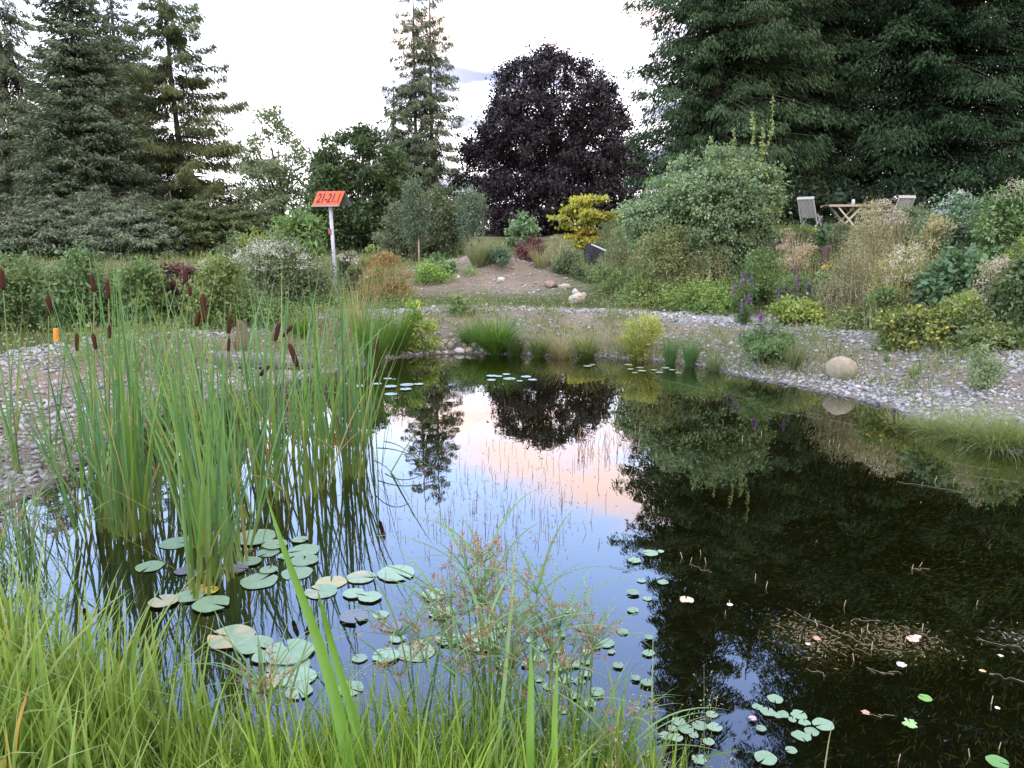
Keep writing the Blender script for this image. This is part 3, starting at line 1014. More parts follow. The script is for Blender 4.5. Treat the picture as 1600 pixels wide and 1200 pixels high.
ex = unit(P4[1] - P4[0]); ey = unit(P4[3] - P4[0] - ex * np.dot(ex, P4[3] - P4[0])); ez = np.cross(ex, ey)
vs = np.array([v.co[:] for v in me.vertices]); cen = (P4[0] + P4[2]) / 2
vs[:, 0] -= (vs[:, 0].min() + vs[:, 0].max()) / 2; vs[:, 1] -= (vs[:, 1].min() + vs[:, 1].max()) / 2
slope = np.dot(ex, P4[3] - P4[0]) / np.dot(ey, P4[3] - P4[0])
kx = bw * .82 / (np.ptp(vs[:, 0]) + 1e-6); vs[:, 0] *= kx
vs[:, 1] *= bh * .78 / np.ptp(vs[:, 1])
nv = cen + np.outer(vs[:, 0] + vs[:, 1] * slope * .7, ex) + np.outer(vs[:, 1], ey) + np.outer(vs[:, 2] + .006, ez)
me.vertices.foreach_set('co', nv.astype(np.float32).ravel())
me.color_attributes.new('Col', 'FLOAT_COLOR', 'POINT').data.foreach_set('color', np.tile([.03, .02, .03, 1], len(nv)).astype(np.float32))
me.materials.clear(); me.materials.append(PAINT)
lo = bpy.data.objects.new('lettering', me); COLL.objects.link(lo); lo.parent = fo
mb = MB(); mb.box((topx * .55 - .05, -.03, toph * .72), (.06, .06, .12), (.30, .10, .06)); mb.build('post_clip', PAINT, t)

# ================================================================== TERRACE: wall, chairs, table
def rock(mb, c, s3, C, seed, sub=2, rough=.12):
    V, F = ico(sub)
    n_ = vnoise(V * 1.7, seed)[:, None] * rough * 1.6 + vnoise(V * 4.5, seed + 1)[:, None] * rough * .5
    V = V * (1 + n_) 
    a = seed * 1.3
    V = V * np.array(s3)
    V = np.stack([V[:, 0] * math.cos(a) - V[:, 1] * math.sin(a), V[:, 0] * math.sin(a) + V[:, 1] * math.cos(a), V[:, 2]], 1)
    sh = 1 + .12 * vnoise(V * 9, seed + 2)[:, None]
    mb.add(V + np.array(c), F, np.array(C) * sh)


t = thing('stone_wall', 'low dry stone wall with yellow-green moss on top below the garden table', 'wall', (9.5, WALL_Y, 1.4))
mb = MB(); r = np.random.default_rng(90)
for row in range(4):
    x = 5.8 + r.uniform(0, .2)
    while x < 14.2:
        wd_ = r.uniform(.18, .42); zc_ = 1.40 + row * .185
        g = g1(x, WALL_Y - .3)
        rock(mb, (x + wd_ / 2 - 9.5, -.10 + r.uniform(-.04, .04), zc_ - 1.4), (wd_ * .56, .17, .105), np.array((.20, .18, .155)) * r.uniform(.5, 1.3), int(r.integers(1, 9999)), 2, .10)
        x += wd_
mb.build('stones', STONE, t, smooth=True)
mb = MB(); n_ = 9000
P = np.stack([r.uniform(-3.9, 4.8, n_), r.uniform(-.28, .25, n_), np.full(n_, .66)], 1)
P[:, 2] += -.10 * (P[:, 1] < -.12) * r.uniform(0, 1.6, n_) + .03 * vnoise(P * 3, 4)
a = r.uniform(0, 6.28, n_); D = unit(np.stack([np.cos(a), np.sin(a) - .2, r.uniform(-.4, .8, n_)], 1))
mb.leaves(P, D, unit(np.cross(D, UP)), .07, .03, mixcol((.16, .17, .03), (.36, .33, .05), r.uniform(0, 1, n_)))
mb.build('moss', LEAF, t)

TEAK = (.34, .33, .30); TEAK2 = (.30, .21, .14)
def garden_chair(lab, px, Y, facing, lean_=14):
    x = xat(px, Y, 2.4); z = g1(x, Y)
    t = thing('garden_chair', lab, 'chair', (x, Y, z), R(facing), group='folding garden chairs on the terrace')
    # local: chair faces +Y; back at y = -0.2
    bt = (0, -.42, .90); bb = (0, -.17, .34)
    mb = MB()
    for s_ in (-1, 1):
        mb.bar((s_ * .23, bb[1] + .05, bb[2] - .10), (s_ * .22, bt[1], bt[2] - .02), .028, .038, TEAK, (1, 0, 0))
    mb.build('back_frame', WOOD, t)
    mb = MB()
    for k in range(11):
        x_ = -.19 + k * .038
        mb.bar((x_, bb[1] + .02, bb[2] + .03), (x_, bt[1] + .01, bt[2] - .035), .024, .012, np.array(TEAK) * random.uniform(.85, 1.1), (1, 0, 0))
    mb.build('back_slats', WOOD, t)
    mb = MB(); mb.bar((-.245, bt[1], bt[2]), (.245, bt[1], bt[2]), .075, .03, np.array(TEAK) * 1.15, (0, .4, 1)); mb.build('top_rail', WOOD, t)
    mb = MB()
    for k in range(8):
        mb.bar((-.215, -.16 + k * .054, .43), (.215, -.16 + k * .054, .43), .045, .018, TEAK2, (0, 1, 0))
    for s_ in (-1, 1):
        mb.bar((s_ * .2, -.18, .41), (s_ * .2, .24, .41), .03, .03, TEAK2, (1, 0, 0))
    mb.build('seat', WOOD, t)
    for s_ in (-1, 1):
        mb = MB(); mb.bar((s_ * .245, .22, .0), (s_ * .235, -.13, .47), .026, .038, TEAK, (1, 0, 0)); mb.build('leg', WOOD, t)
        mb = MB(); mb.bar((s_ * .215, -.32, .0), (s_ * .205, .20, .42), .026, .038, TEAK, (1, 0, 0)); mb.build('leg', WOOD, t)
    return t


garden_chair('weathered folding garden chair left of the table on the terrace', 1268, 21.8, -48)
garden_chair('weathered folding garden chair right of the table, half hidden by tall plants', 1398, 20.95, 10)
tx = xat(1322, 21.9, 2.7); tz = g1(tx, 21.9)
t = thing('garden_table', 'slatted wooden garden table with crossed legs between the two chairs', 'table', (tx, 21.9, tz), R(-6))
mb = MB()
for k in range(9):
    mb.bar((-.56, -.36 + k * .09, .735), (.56, -.36 + k * .09, .735), .078, .022, (.34, .25, .18), (0, 1, 0))
mb.build('tabletop', WOOD, t)
mb = MB()
for y_ in (-.405, .405):
    mb.bar((-.58, y_, .715), (.58, y_, .715), .02, .05, (.42, .33, .24), (0, 1, 0))
mb.build('apron', WOOD, t)
for y_ in (-.33, .33):
    for s_ in (-1, 1):
        mb = MB(); mb.bar((s_ * .33, y_ + s_ * .014, .70), (-s_ * .30, y_ + s_ * .014, 0), .026, .045, (.50, .42, .30), (0, 1, 0)); mb.build('leg', WOOD, t)
# glass jar on the table
mb = MB(); cxj = xat(1333, 21.8, 2.8); zt_ = tz + .748
mb.tube([(0, 0, 0), (0, 0, .01), (0, 0, .13), (0, 0, .135), (0, 0, .15)], [.038, .045, .045, .037, .04], (.42, .46, .46), 12)
tag(mb.build('glass_jar', METAL, smooth=True), 'small grey-green glass jar on the garden table', 'jar').location = (cxj, 21.8, zt_)

# ================================================================== compost bin, posts, sticks
p = on_ground(930, 411)
t = thing('compost_bin', 'black plastic bin with tilted lid and white rim below the golden maple', 'bin', tuple(p), R(20))
s1 = p[1] / 1150
mb = MB()
a_, b_, h_ = 13 * s1, 12 * s1, 22 * s1
mb.add([(-a_, -b_, 0), (a_, -b_, 0), (a_, b_, 0), (-a_, b_, 0), (-a_ * .85, -b_ * .85, h_ * 1.25), (a_ * .85, -b_ * .85, h_ * .8), (a_ * .85, b_ * .85, h_ * .8), (-a_ * .85, b_ * .85, h_ * 1.25)],
       [[0, 1, 5, 4], [1, 2, 6, 5], [2, 3, 7, 6], [3, 0, 4, 7], [3, 2, 1, 0]], (.022, .024, .03))
for k in range(5):
    x0_ = -a_ * .9 + k * a_ * .42
    mb.bar((x0_, -b_ * 1.01, h_ * .04), (x0_ * .9, -b_ * .87, h_ * 1.0 - k * h_ * .07), .012, .012, (.03, .03, .035))
mb.build('bin_body', PLASTIC, t)
mb = MB(); mb.bar((-a_ * .9, -b_ * .88, h_ * 1.27), (a_ * .95, -b_ * .88, h_ * .83), .035, .045, (.70, .71, .73)); mb.bar((-a_ * .9, -b_ * .88, h_ * 1.27), (-a_ * .9, b_ * .88, h_ * 1.27), .03, .03, (.6, .6, .62)); mb.build('rim', PAINT, t)
mb = MB(); mb.bar((-a_ * .85, 0, h_ * 1.30), (a_ * 1.1, 0, h_ * .98), b_ * 1.9, .02, (.045, .048, .055)); mb.build('lid', PLASTIC, t)
# flat dark box next to it
p = on_ground(968, 408)
mb = MB(); mb.box((0, 0, .18), (.55, .45, .32), (.05, .045, .04)); mb.box((0, 0, .355), (.60, .5, .03), (.10, .09, .08)); mb.box((0, -.24, .28), (.5, .02, .03), (.12, .1, .09))
o = tag(mb.build('wooden_crate', WOOD, bevel=.008), 'low dark crate half hidden right of the black bin', 'crate'); o.location = tuple(p); o.rotation_euler.z = R(15)


def post(name, lab, cat, px0, py0, px1, py1, rad, C, mat, group=None, cut=False):
    p = on_ground(px0, py0)
    Y = p[1]
    top = (xat(px1, Y, zat(py1, Y)) - p[0], 0, zat(py1, Y) - p[2])
    mb = MB(); mb.tube([(0, 0, -.2), (top[0] * .5 + .004, 0, top[2] * .5), top], [rad * 1.05, rad, rad * .93], C, 8)
    o = tag(mb.build(name, mat, smooth=False), lab, cat, group); o.location = tuple(p)
    return o


post('wooden_post', 'dark brown wooden post standing among flowers below the garden table', 'post', 1287, 428, 1291, 386, .085, (.105, .068, .062), WOOD)
post('pale_stick', 'thin pale leaning stick under the arching rose bush', 'stick', 1101, 450, 1110, 421, .022, (.42, .38, .30), WOOD)
post('orange_marker', 'short bright orange marker post among weeds at the left', 'post', 88, 534, 87, 513, .036, (.85, .27, .02), PAINT)

# ================================================================== stones
def stone(px, py, w_, h_, lab, C, seed, group=None, sub=3, cat='stone', name='stone', dy=.7, rough=.10):
    p = on_ground(px, py)
    s = math.hypot(p[1], EYE - p[2]) / 1186
    a, hh_ = w_ * s / 2, h_ * s / 2
    mb = MB(); rock(mb, (0, 0, 0), (a * 1.08, a * dy, hh_ * 1.15), C, seed, sub, rough)
    V = np.concatenate(mb.V)
    o = tag(mb.build(name, STONE, smooth=True), lab, cat, group)
    o.location = (p[0], p[1] + a * dy * .5, p[2] + hh_ * .75)
    return o


stone(1317, 592, 42, 36, 'large round ochre boulder resting on the pebble bank at the right', (.30, .265, .185), 7, cat='boulder', name='boulder', dy=.8, rough=.17)
for a in [(1000 - 95, 474, 30, 18, 'whitish angular rock at the front of the small heap by the path', (.46, .40, .31), 3), (893, 471, 13, 10, 'small white rock at the left of the heap by the path', (.50, .48, .42), 9),
          (899, 462, 13, 12, 'white upright rock at the back of the heap by the path', (.52, .50, .46), 14), (913, 464, 11, 8, 'small pale rock at the back right of the heap by the path', (.42, .38, .32), 19)]:
    stone(*a, group='pale rocks heaped by the path', cat='rock', name='rock', sub=1, rough=.22)
stone(861, 449, 27, 11, 'flat reddish-brown stone block at the foot of the earth heap', (.26, .19, .15), 23, cat='stone', rough=.12)
stone(884, 452, 20, 9, 'flat light tan stone right of the reddish block', (.42, .35, .28), 24, rough=.12)
stone(1009, 424, 17, 10, 'white stone lying above the pink flowers', (.62, .62, .62), 25)
stone(1043, 463, 19, 12, 'pale blue-grey stone in the weeds right of the pink flowers', (.36, .40, .45), 26)
stone(716, 435, 8, 5, 'small white stone on the left slope of the earth heap', (.62, .60, .56), 28, sub=2)
stone(783, 438, 11, 5, 'flat pale stone on the crest of the earth heap', (.60, .54, .45), 29, sub=2)
stone(902, 433, 16, 12, 'bluish stone in the grass left of the pink flowers', (.36, .38, .42), 30, sub=2)
shore_st = [(690, 547, 9, 8), (695, 538, 9, 9), (704, 545, 16, 12), (718, 552, 20, 9), (733, 551, 14, 9), (741, 543, 14, 11), (755, 550, 12, 7), (776, 549, 11, 8), (684, 553, 10, 6), (708, 536, 10, 7), (726, 542, 9, 6), (766, 546, 9, 7), (748, 536, 8, 6), (697, 553, 8, 5), (705, 527, 12, 7), (790, 548, 8, 5)]
nm = ['left end', 'upper left', 'left, a big tan one', 'front left, flat and wide', 'front middle', 'middle, an upright tan one', 'front right', 'right, whitish', 'far left at the waterline', 'top left', 'middle, small and dark', 'right, small', 'top middle', 'front left, tiny', 'topmost, half buried', 'far right end']
for i, (a, b, c_, d_) in enumerate(shore_st):
    stone(a, b, c_, d_, 'shore stone under the grass tufts at the far edge, %s' % nm[i], [(.40, .32, .24), (.46, .40, .33), (.34, .28, .23), (.55, .50, .44)][i % 4], 40 + i, group='tan stones edging the far shore', sub=2, rough=.08)

# ================================================================== log and stump in the reeds
pA = on_ground(338, 572); pB = on_ground(492, 578)
mb = MB()
ln = np.linspace(0, 1, 14)[:, None]
pts = pA[None] * (1 - ln) + pB[None] * ln + UP * .09
rr = .12 * (1 - .35 * ln[:, 0]) * (1 + .12 * np.sin(np.arange(14) * 1.9))
mb.tube(pts - pts[0], rr, (.17, .155, .15), 12)
for k in range(46):
    a = random.uniform(-.6, 2.2); t0 = random.uniform(0, .8); t1 = min(1, t0 + random.uniform(.1, .3))
    i0 = pts[0] + (pts[-1] - pts[0]) * t0 - pts[0]; i1 = pts[0] + (pts[-1] - pts[0]) * t1 - pts[0]
    of = np.array([0, -math.cos(a), math.sin(a)]) * (.118 * (1 - .35 * t0)); of1 = np.array([0, -math.cos(a), math.sin(a)]) * (.118 * (1 - .35 * t1))
    mb.tube([i0 + of, i1 + of1], [.012, .006], (.24 + random.random() * .2,) * 3, 4)
o = tag(mb.build('driftwood_log', BARK, smooth=True), 'grey weathered log lying on the shore behind the cattails', 'log'); o.location = tuple(pts[0])
p = on_ground(380, 545)
mb = MB()
mb.tube([(0, 0, -.1), (0, 0, .05), (.01, 0, .2), (.0, 0, .33), (-.02, 0, .42)], [.14, .12, .09, .06, .02], (.17, .13, .10), 9)
for k in range(14):
    a = k / 14 * 6.28; mb.tube([(.12 * math.cos(a), .12 * math.sin(a), -.02), (.07 * math.cos(a), .07 * math.sin(a), .25), (.05 * math.cos(a) - .01, .05 * math.sin(a), .38 + random.uniform(-.06, .08))], [.022, .014, .004], (.15 + random.random() * .1, .13, .10), 4)
o = tag(mb.build('tree_stump', BARK, smooth=True), 'small pointed brown tree stump just behind the grey log', 'stump'); o.location = tuple(p)

# ================================================================== big herbs and bushes
def clump(name, lab, cat, px, wpx, top, base, cols, n, leaf=.09, ratio=.5, group=None, flowers=None, stems=None, seed=1, dr=.25, rc=None, nclump=None, Y=None, shape='dome', out=.6, flat=.8, mat=None, depth=.8, lobes=None):
    """bushy plant given by its left-right size, top and foot in the view, built on the ground where it stands"""
    if Y is None:
        p = on_ground(px, base)
    else:
        x_ = xat(px, Y, 1.2); p = np.array([x_, Y, g1(x_, Y)])
    s = (p[1] * CP + (EYE - p[2]) * SP) / FPX
    w_ = wpx * s / 2; H = max(.12, zat(top, p[1]) - p[2])
    t = thing(name, lab, cat, tuple(p), group=group)
    r = np.random.default_rng(seed * 7 + 1)
    prof = {'dome': [(-.02, w_ * .8), (H * .3, w_), (H * .6, w_ * .9), (H * .85, w_ * .55), (H * .97, w_ * .15)],
            'vase': [(0, w_ * .3), (H * .3, w_ * .6), (H * .65, w_ * 1.0), (H * .88, w_ * .7), (H * .97, w_ * .15)],
            'flat': [(-.02, w_), (H * .5, w_), (H * .97, w_ * .6)]}[shape]
    mb = MB()
    rc = rc or max(.05, w_ * .2)
    CC = crown(mb, (0, 0, 0), prof, n, leaf, cols, nclump=nclump or max(14, int(30 * w_ * H / .5)), rc=rc, seed=seed, droop=dr, ratio=ratio, asym=depth, out=out, flat=flat, outer=.45, vary=.45)
    for li, (lx, ly, ks, kh) in enumerate(lobes or []):
        CC = np.concatenate([CC, crown(mb, (lx * w_, ly * w_, 0), [(h_ * kh, r_ * ks) for h_, r_ in prof], int(n * ks * .6), leaf, cols, nclump=max(12, int((nclump or 60) * ks * .5)), rc=rc, seed=seed + 30 + li, droop=dr, ratio=ratio, asym=depth, out=out, flat=flat, outer=.45, vary=.45)])
    mb.build('leaves', mat or LEAF, t)
    sb = MB()
    k = min(len(CC), 30)
    sb.tubes(r.normal(0, w_ * .22, (k, 3)) * [1, .7, 0] - UP * .03, CC[r.choice(len(CC), k, replace=False)], .007, .003, (.11, .10, .05), sag=.05)
    if stems:
        ns, sc_, hh_, wid = stems          # upright dry stalks
        B = np.stack([r.uniform(-w_, w_, ns) * .9, r.uniform(-w_, w_, ns) * .6, np.zeros(ns)], 1)
        B[:, 2] = gz(B[:, 0] + p[0], B[:, 1] + p[1]) - p[2]
        hs_ = H * hh_ * r.uniform(.7, 1.1, ns) * (1 - .35 * (B[:, 0] / w_) ** 2)
        sb.blades(B, hs_, r.uniform(0, 6.28, ns), r.uniform(0, .2, ns), r.uniform(.1, .6, ns), wid, np.array(sc_) * r.uniform(.7, 1.2, (ns, 1)), seg=3, crease=False)
    sb.build('stems', LEAF, t)
    if flowers:
        for fi, (fc, nf, fs, spread, where) in enumerate(flowers if isinstance(flowers, list) else [flowers]):
            # heads: small clusters of petals near the crown surface
            nf = min(nf, 98)
            th = r.uniform(0, 6.28, nf)
            h_ = H * r.uniform(where[0], where[1], nf)
            rad = np.interp(h_, [q_[0] for q_ in prof], [q_[1] for q_ in prof]) * r.uniform(.75, 1.08, nf)
            c0 = np.stack([np.cos(th) * rad, -np.abs(np.sin(th)) * rad * depth, h_ + .03], 1)
            me_ = []
            for v_ in range(3):
                fb = MB(); per = 18
                P = r.normal(0, spread * 1.1, (per, 3)) * [1, 1, .45]
                D = unit(r.normal(0, 1, P.shape) + UP * .6)
                fb.leaves(P, D, unit(np.cross(D, r.normal(0, 1, P.shape))), fs, fs * .7, np.array(fc) * r.uniform(.65, 1.15, (len(P), 1)))
                me_.append(fb)
            first = [m_.build('flower_head', PETAL, t) for m_ in me_]
            for i_, c_ in enumerate(c0):
                o_ = first[i_] if i_ < 3 else first[i_ % 3].copy()
                if i_ >= 3:
                    COLL.objects.link(o_)
                o_.location = tuple(c_); o_.rotation_euler = (0, 0, r.uniform(0, 6.28)); s_ = r.uniform(.7, 1.35); o_.scale = (s_, s_, s_)
    return t


SAGE = [(.060, .085, .040), (.14, .175, .085)]
MIDG = [(.045, .080, .025), (.115, .170, .055)]
BLUG = [(.040, .078, .042), (.105, .165, .090)]
HDG = [(.028, .046, .020), (.085, .115, .045)]
HDG2 = [(.034, .050, .026), (.10, .125, .065)]
YELG = [(.09, .13, .03), (.22, .26, .07)]
DRYG = [(.16, .15, .07), (.34, .30, .17)]
WHT = (.62, .58, .56)
# left side
clump('flowering_hemp_agrimony', 'wide bush topped with fading whitish flower heads left of the sign post', 'bush', 432, 165, 376, 478, SAGE, 15000, .075, seed=101, flowers=(WHT, 98, .035, .05, (.55, .98)), stems=(60, (.22, .22, .10), 1.0, .008), nclump=150)
clump('flowering_hemp_agrimony', 'smaller bush with white fluffy heads close behind the sign post, right side', 'bush', 546, 42, 396, 452, SAGE, 3600, .075, seed=102, flowers=(WHT, 34, .035, .04, (.72, .98)))
clump('flowering_hemp_agrimony', 'low white-flowered bush at the left foot of the layered spruce', 'bush', 330, 60, 410, 500, SAGE, 4500, .075, seed=103, flowers=(WHT, 30, .03, .04, (.7, .98)))
clump('elder_sapling', 'leafy bright green sapling with long drooping leaves directly left of the sign', 'sapling', 472, 80, 322, 450, [(.055, .10, .03), (.15, .23, .07)], 2900, .19, .34, seed=104, dr=.9, rc=.16, nclump=46, shape='vase')
clump('bindweed_bush', 'dark green bush tangled below the leafy sapling', 'bush', 458, 66, 395, 456, MIDG, 5200, .085, seed=105, ratio=.8)
clump('rusty_dock', 'round clump of rust-orange dock seed stalks right of the sign post', 'bush', 602, 86, 398, 468, [(.11, .12, .035), (.24, .19, .07), (.30, .12, .05, .16)], 6000, .05, seed=106, stems=(160, (.26, .24, .11), 1.0, .008), out=.3, flowers=((.30, .13, .06), 70, .018, .04, (.7, .98)))
clump('yellow_goldenrod', 'small yellow-green flowering tuft between the sign post and the rusty dock', 'bush', 580, 36, 384, 448, YELG, 1300, .08, seed=107)
clump('laurel_shrub', 'light green shrub with upright tips behind the white flowered bush', 'bush', 398, 60, 358, 0, YELG, 1800, .10, seed=108, Y=22, ratio=.35, dr=-.6)
clump('hawthorn_bush', 'grey-green bush at the foot of the layered spruce', 'bush', 372, 80, 372, 0, SAGE, 5200, .09, seed=109, Y=22.5)
clump('nettle_patch', 'low green nettles spreading in front of the white flowered bush', 'plants', 392, 150, 472, 505, MIDG, 5200, .07, seed=110, shape='flat', nclump=90)
clump('nettle_patch', 'low green nettles at the foot of the sign post', 'plants', 500, 70, 466, 480, MIDG, 2600, .07, seed=111, shape='flat', nclump=50)
clump('bramble_bush', 'bramble thicket below the fir at the left edge', 'bush', 18, 130, 400, 512, MIDG, 7500, .07, seed=112, shape='flat', nclump=110, stems=(40, (.20, .17, .10), 1.1, .007))
clump('bramble_bush', 'dense green bramble bush behind the left cattail heads', 'bush', 135, 130, 396, 510, [(.04, .075, .028), (.11, .17, .065)], 8200, .08, seed=113, nclump=120)
clump('bramble_bush', 'dark green bramble bush left of the reddish bush', 'bush', 222, 100, 408, 508, MIDG, 6500, .075, seed=114, nclump=90)
clump('purple_bush', 'dark reddish-purple bush behind the cattails at the left', 'bush', 288, 66, 396, 503, [(.035, .016, .018), (.10, .045, .04)], 3600, .08, seed=115)
clump('bramble_bush', 'sprawling bush with yellowish shoots right of the reddish bush', 'bush', 345, 110, 402, 512, [(.06, .09, .03), (.16, .20, .06)], 6500, .07, seed=116, nclump=90)
FIRC = [(.050, .074, .040), (.140, .172, .108)]; SPRC = [(.034, .050, .020), (.100, .120, .046)]
for i, (px, top, Y, r_, cc, lb) in enumerate([(22, 330, 27, 1.7, FIRC, 'young fir below the thin spruce at the left edge'), (92, 300, 28, 1.9, FIRC, 'young fir standing against the left half of the silver fir'), (158, 285, 29, 2.0, FIRC, 'young fir standing against the right half of the silver fir'),
                                           (214, 312, 27.5, 1.7, FIRC, 'young fir between the silver fir and the layered spruce'), (272, 300, 29, 1.9, SPRC, 'young dark spruce under the left side of the layered spruce'), (330, 296, 29.5, 2.0, SPRC, 'young dark spruce under the middle of the layered spruce'), (388, 312, 30, 1.8, SPRC, 'young dark spruce under the right side of the layered spruce')]):
    x_ = xat(px, Y, 1.5); H_ = zat(top, Y) - g1(x_, Y)
    conifer('young_conifer', lb, x_, Y, H_, [(-.1, r_), (H_ * .3, r_), (H_ * .6, r_ * .7), (H_ * .85, r_ * .35), (H_, .03)], 170, 190, .15, .045, cc, droop=.24, upturn=.16, wd=.36, hang=.5, seed=210 + i, trunk_r=.07, zmin=-.1, group='young conifers at the feet of the big left trees')
# centre
clump('small_shrub', 'small bright green shrub at the foot of the first staked tree', 'bush', 688, 46, 398, 432, [(.06, .12, .04), (.14, .24, .08)], 1700, .09, seed=120)
clump('low_weeds', 'bright green weeds in front of the staked young tree', 'plants', 690, 92, 415, 436, [(.09, .16, .035), (.20, .30, .07)], 3400, .06, seed=121, shape='flat')
clump('juniper_mat', 'low grey-green creeping bush left of the red maple', 'bush', 772, 60, 390, 410, BLUG, 2800, .08, seed=122)
clump('sage_bush', 'grey-green bush below and right of the red maple', 'bush', 886, 56, 388, 428, SAGE, 5600, .06, seed=123)
clump('dry_grass_bush', 'beige grassy clump between the red maple and the golden maple', 'bush', 868, 40, 368, 408, DRYG, 1800, .07, seed=124, ratio=.2, stems=(50, (.4, .34, .2), 1.1, .008))
clump('sage_bush', 'silvery weeds in front of the black bin', 'bush', 925, 50, 414, 440, SAGE, 3600, .055, seed=125)
clump('meadow_bush', 'feathery green bush left of the arching rose', 'bush', 972, 64, 352, 425, [(.08, .10, .04), (.20, .22, .10)], 5600, .07, seed=126, ratio=.25, stems=(50, (.32, .28, .16), 1.1, .008))
clump('meadow_bush', 'tangled bush with brown seed heads behind the black bin', 'bush', 960, 60, 345, 0, SAGE, 3600, .07, seed=127, Y=25, ratio=.3)
clump('stonecrop', 'dark-leaved stonecrop plant with flat pink flower heads by the path', 'plant', 998, 46, 420, 452, [(.06, .07, .04), (.12, .12, .07)], 2300, .05, seed=128, flowers=((.52, .30, .36), 16, .03, .045, (.75, .98)))
clump('stonecrop', 'smaller stonecrop with pink flower heads right of the darker one', 'plant', 1033, 26, 432, 455, [(.08, .12, .05), (.15, .20, .09)], 900, .05, seed=129, flowers=((.55, .34, .40), 8, .03, .04, (.75, .98)))
# the arching rose
rose = clump('arching_rose', 'big arching rose bush with small blue-green leaves left of the garden chairs', 'bush', 1112, 196, 222, 432, [(.066, .110, .056), (.175, .235, .125), (.24, .26, .07, .05)], 30000, .075, seed=131, rc=.16, nclump=260, dr=.55, shape='vase', ratio=.6, flat=.5, lobes=[(-.62, .0, .62, .80), (-1.0, .1, .55, .66),  (.42, -.1, .55, .93), (.62, .1, .5, .72), (-.2, -.4, .6, .78)])
r = np.random.default_rng(5)
sb, fb = MB(), MB()
H = zat(226, rose.location.y) - rose.location.z
for k in range(42):
    a = r.uniform(0, 6.28); l_ = r.uniform(.7, 1.6)
    pts = [(r.normal(0, .12), r.normal(0, .12), -.05), (math.cos(a) * l_ * .35, math.sin(a) * l_ * .3, H * .42), (math.cos(a) * l_ * .8, math.sin(a) * l_ * .6, H * .7), (math.cos(a) * l_ * 1.1, math.sin(a) * l_ * .9, H * .62)]
    sb.tube(pts, [.016, .012, .008, .004], (.13, .10, .065), 5)
for k, (dx_, top_) in enumerate([(.95, 150), (.62, 175), (.80, 200), (1.15, 262), (.30, 205), (-.1, 212)]):
    ht = zat(top_, rose.location.y) - rose.location.z
    x_ = dx_ * 1.25
    pts = np.array([(x_ * .3, 0, .1), (x_ * .75, .05, ht * .55), (x_ * .98, 0, ht * .82), (x_ * 1.0 - .06, 0, ht)])
    tt = np.linspace(0, 1, 18); cv = np.stack([np.interp(tt, np.linspace(0, 1, 4), pts[:, i]) for i in range(3)], 1)
    sb.tube(cv, np.linspace(.014, .004, 18), (.16, .17, .06), 5)
    n_ = 60
    f = r.uniform(.55, 1, n_); P = np.stack([np.interp(f, tt, cv[:, i]) for i in range(3)], 1)
    D = unit(r.normal(0, 1, (n_, 3)) + UP * .1)
    fb.leaves(P, D, unit(np.cross(D, r.normal(0, 1, (n_, 3)))), .085, .045, np.array((.17, .21, .075)) * r.uniform(.7, 1.3, (n_, 1)))
sb.build('canes', BARK, rose, smooth=True)
fb.build('shoot_leaves', LEAF, rose)
clump('rose_undergrowth', 'olive undergrowth filling the left foot of the arching rose', 'bush', 1040, 110, 345, 0, [(.07, .09, .035), (.17, .18, .07)], 7500, .06, seed=132, Y=16.2)
clump('dry_grass_bush', 'dry beige grass clump under the arching rose stems', 'bush', 1095, 90, 372, 445, [(.12, .12, .055), (.27, .25, .13)], 4200, .05, seed=133, ratio=.25, stems=(80, (.36, .31, .18), 1.05, .007))
clump('dry_grass_bush', 'pinkish-beige seeding grass clump in front of the stone wall', 'bush', 1238, 66, 360, 425, [(.26, .21, .14), (.46, .38, .28)], 3000, .05, seed=134, ratio=.25, stems=(70, (.42, .35, .24), 1.1, .007))
clump('weed_bush', 'green weed bush between the arching rose and the dark post', 'bush', 1190, 90, 395, 470, MIDG, 5200, .06, seed=135)
clump('weed_bush', 'green weeds around the foot of the dark brown post', 'bush', 1290, 60, 415, 470, [(.06, .10, .035), (.14, .21, .075)], 3300, .07, seed=136, flowers=((.62, .52, .05), 4, .03, .03, (.8, .98)))
clump('mullein', 'pale green upright leafy plant before the left end of the garden table', 'plant', 1286, 34, 344, 400, BLUG, 900, .12, seed=137, ratio=.4, shape='vase')
# right-hand herb bank
clump('seeding_thistle', 'tall beige seed-topped thicket right of the garden table', 'bush', 1368, 105, 318, 440, [(.11, .11, .055), (.26, .24, .14)], 9500, .055, seed=141, ratio=.3, stems=(150, (.34, .28, .18), 1.12, .008), flowers=((.50, .44, .36), 70, .028, .035, (.7, 1.02)), nclump=150)
clump('seeding_thistle', 'brownish dry thicket over the gravel, right of the dark post', 'bush', 1330, 100, 385, 505, [(.09, .09, .045), (.22, .20, .115)], 8200, .05, seed=142, ratio=.3, stems=(130, (.30, .25, .16), 1.08, .007), nclump=140)
clump('seeding_thistle', 'olive-beige grassy thicket in the middle of the right bank', 'bush', 1402, 104, 375, 510, [(.12, .12, .05), (.27, .25, .11)], 9500, .055, seed=143, ratio=.25, stems=(150, (.32, .29, .15), 1.1, .007), flowers=((.60, .56, .50), 50, .022, .03, (.5, .95)), nclump=150)
clump('flowering_bush', 'green bush dotted with tiny white flowers right of the right chair', 'bush', 1480, 120, 300, 440, BLUG, 11000, .075, seed=144, flowers=((.66, .66, .68), 60, .024, .035, (.55, 1.0)), nclump=150)
clump('flowering_bush', 'tall green bush at the right edge with beige tufts', 'bush', 1570, 130, 290, 450, [(.05, .09, .035), (.13, .19, .07)], 11000, .08, seed=145, flowers=((.48, .42, .34), 20, .03, .06, (.85, 1.03)), nclump=150)
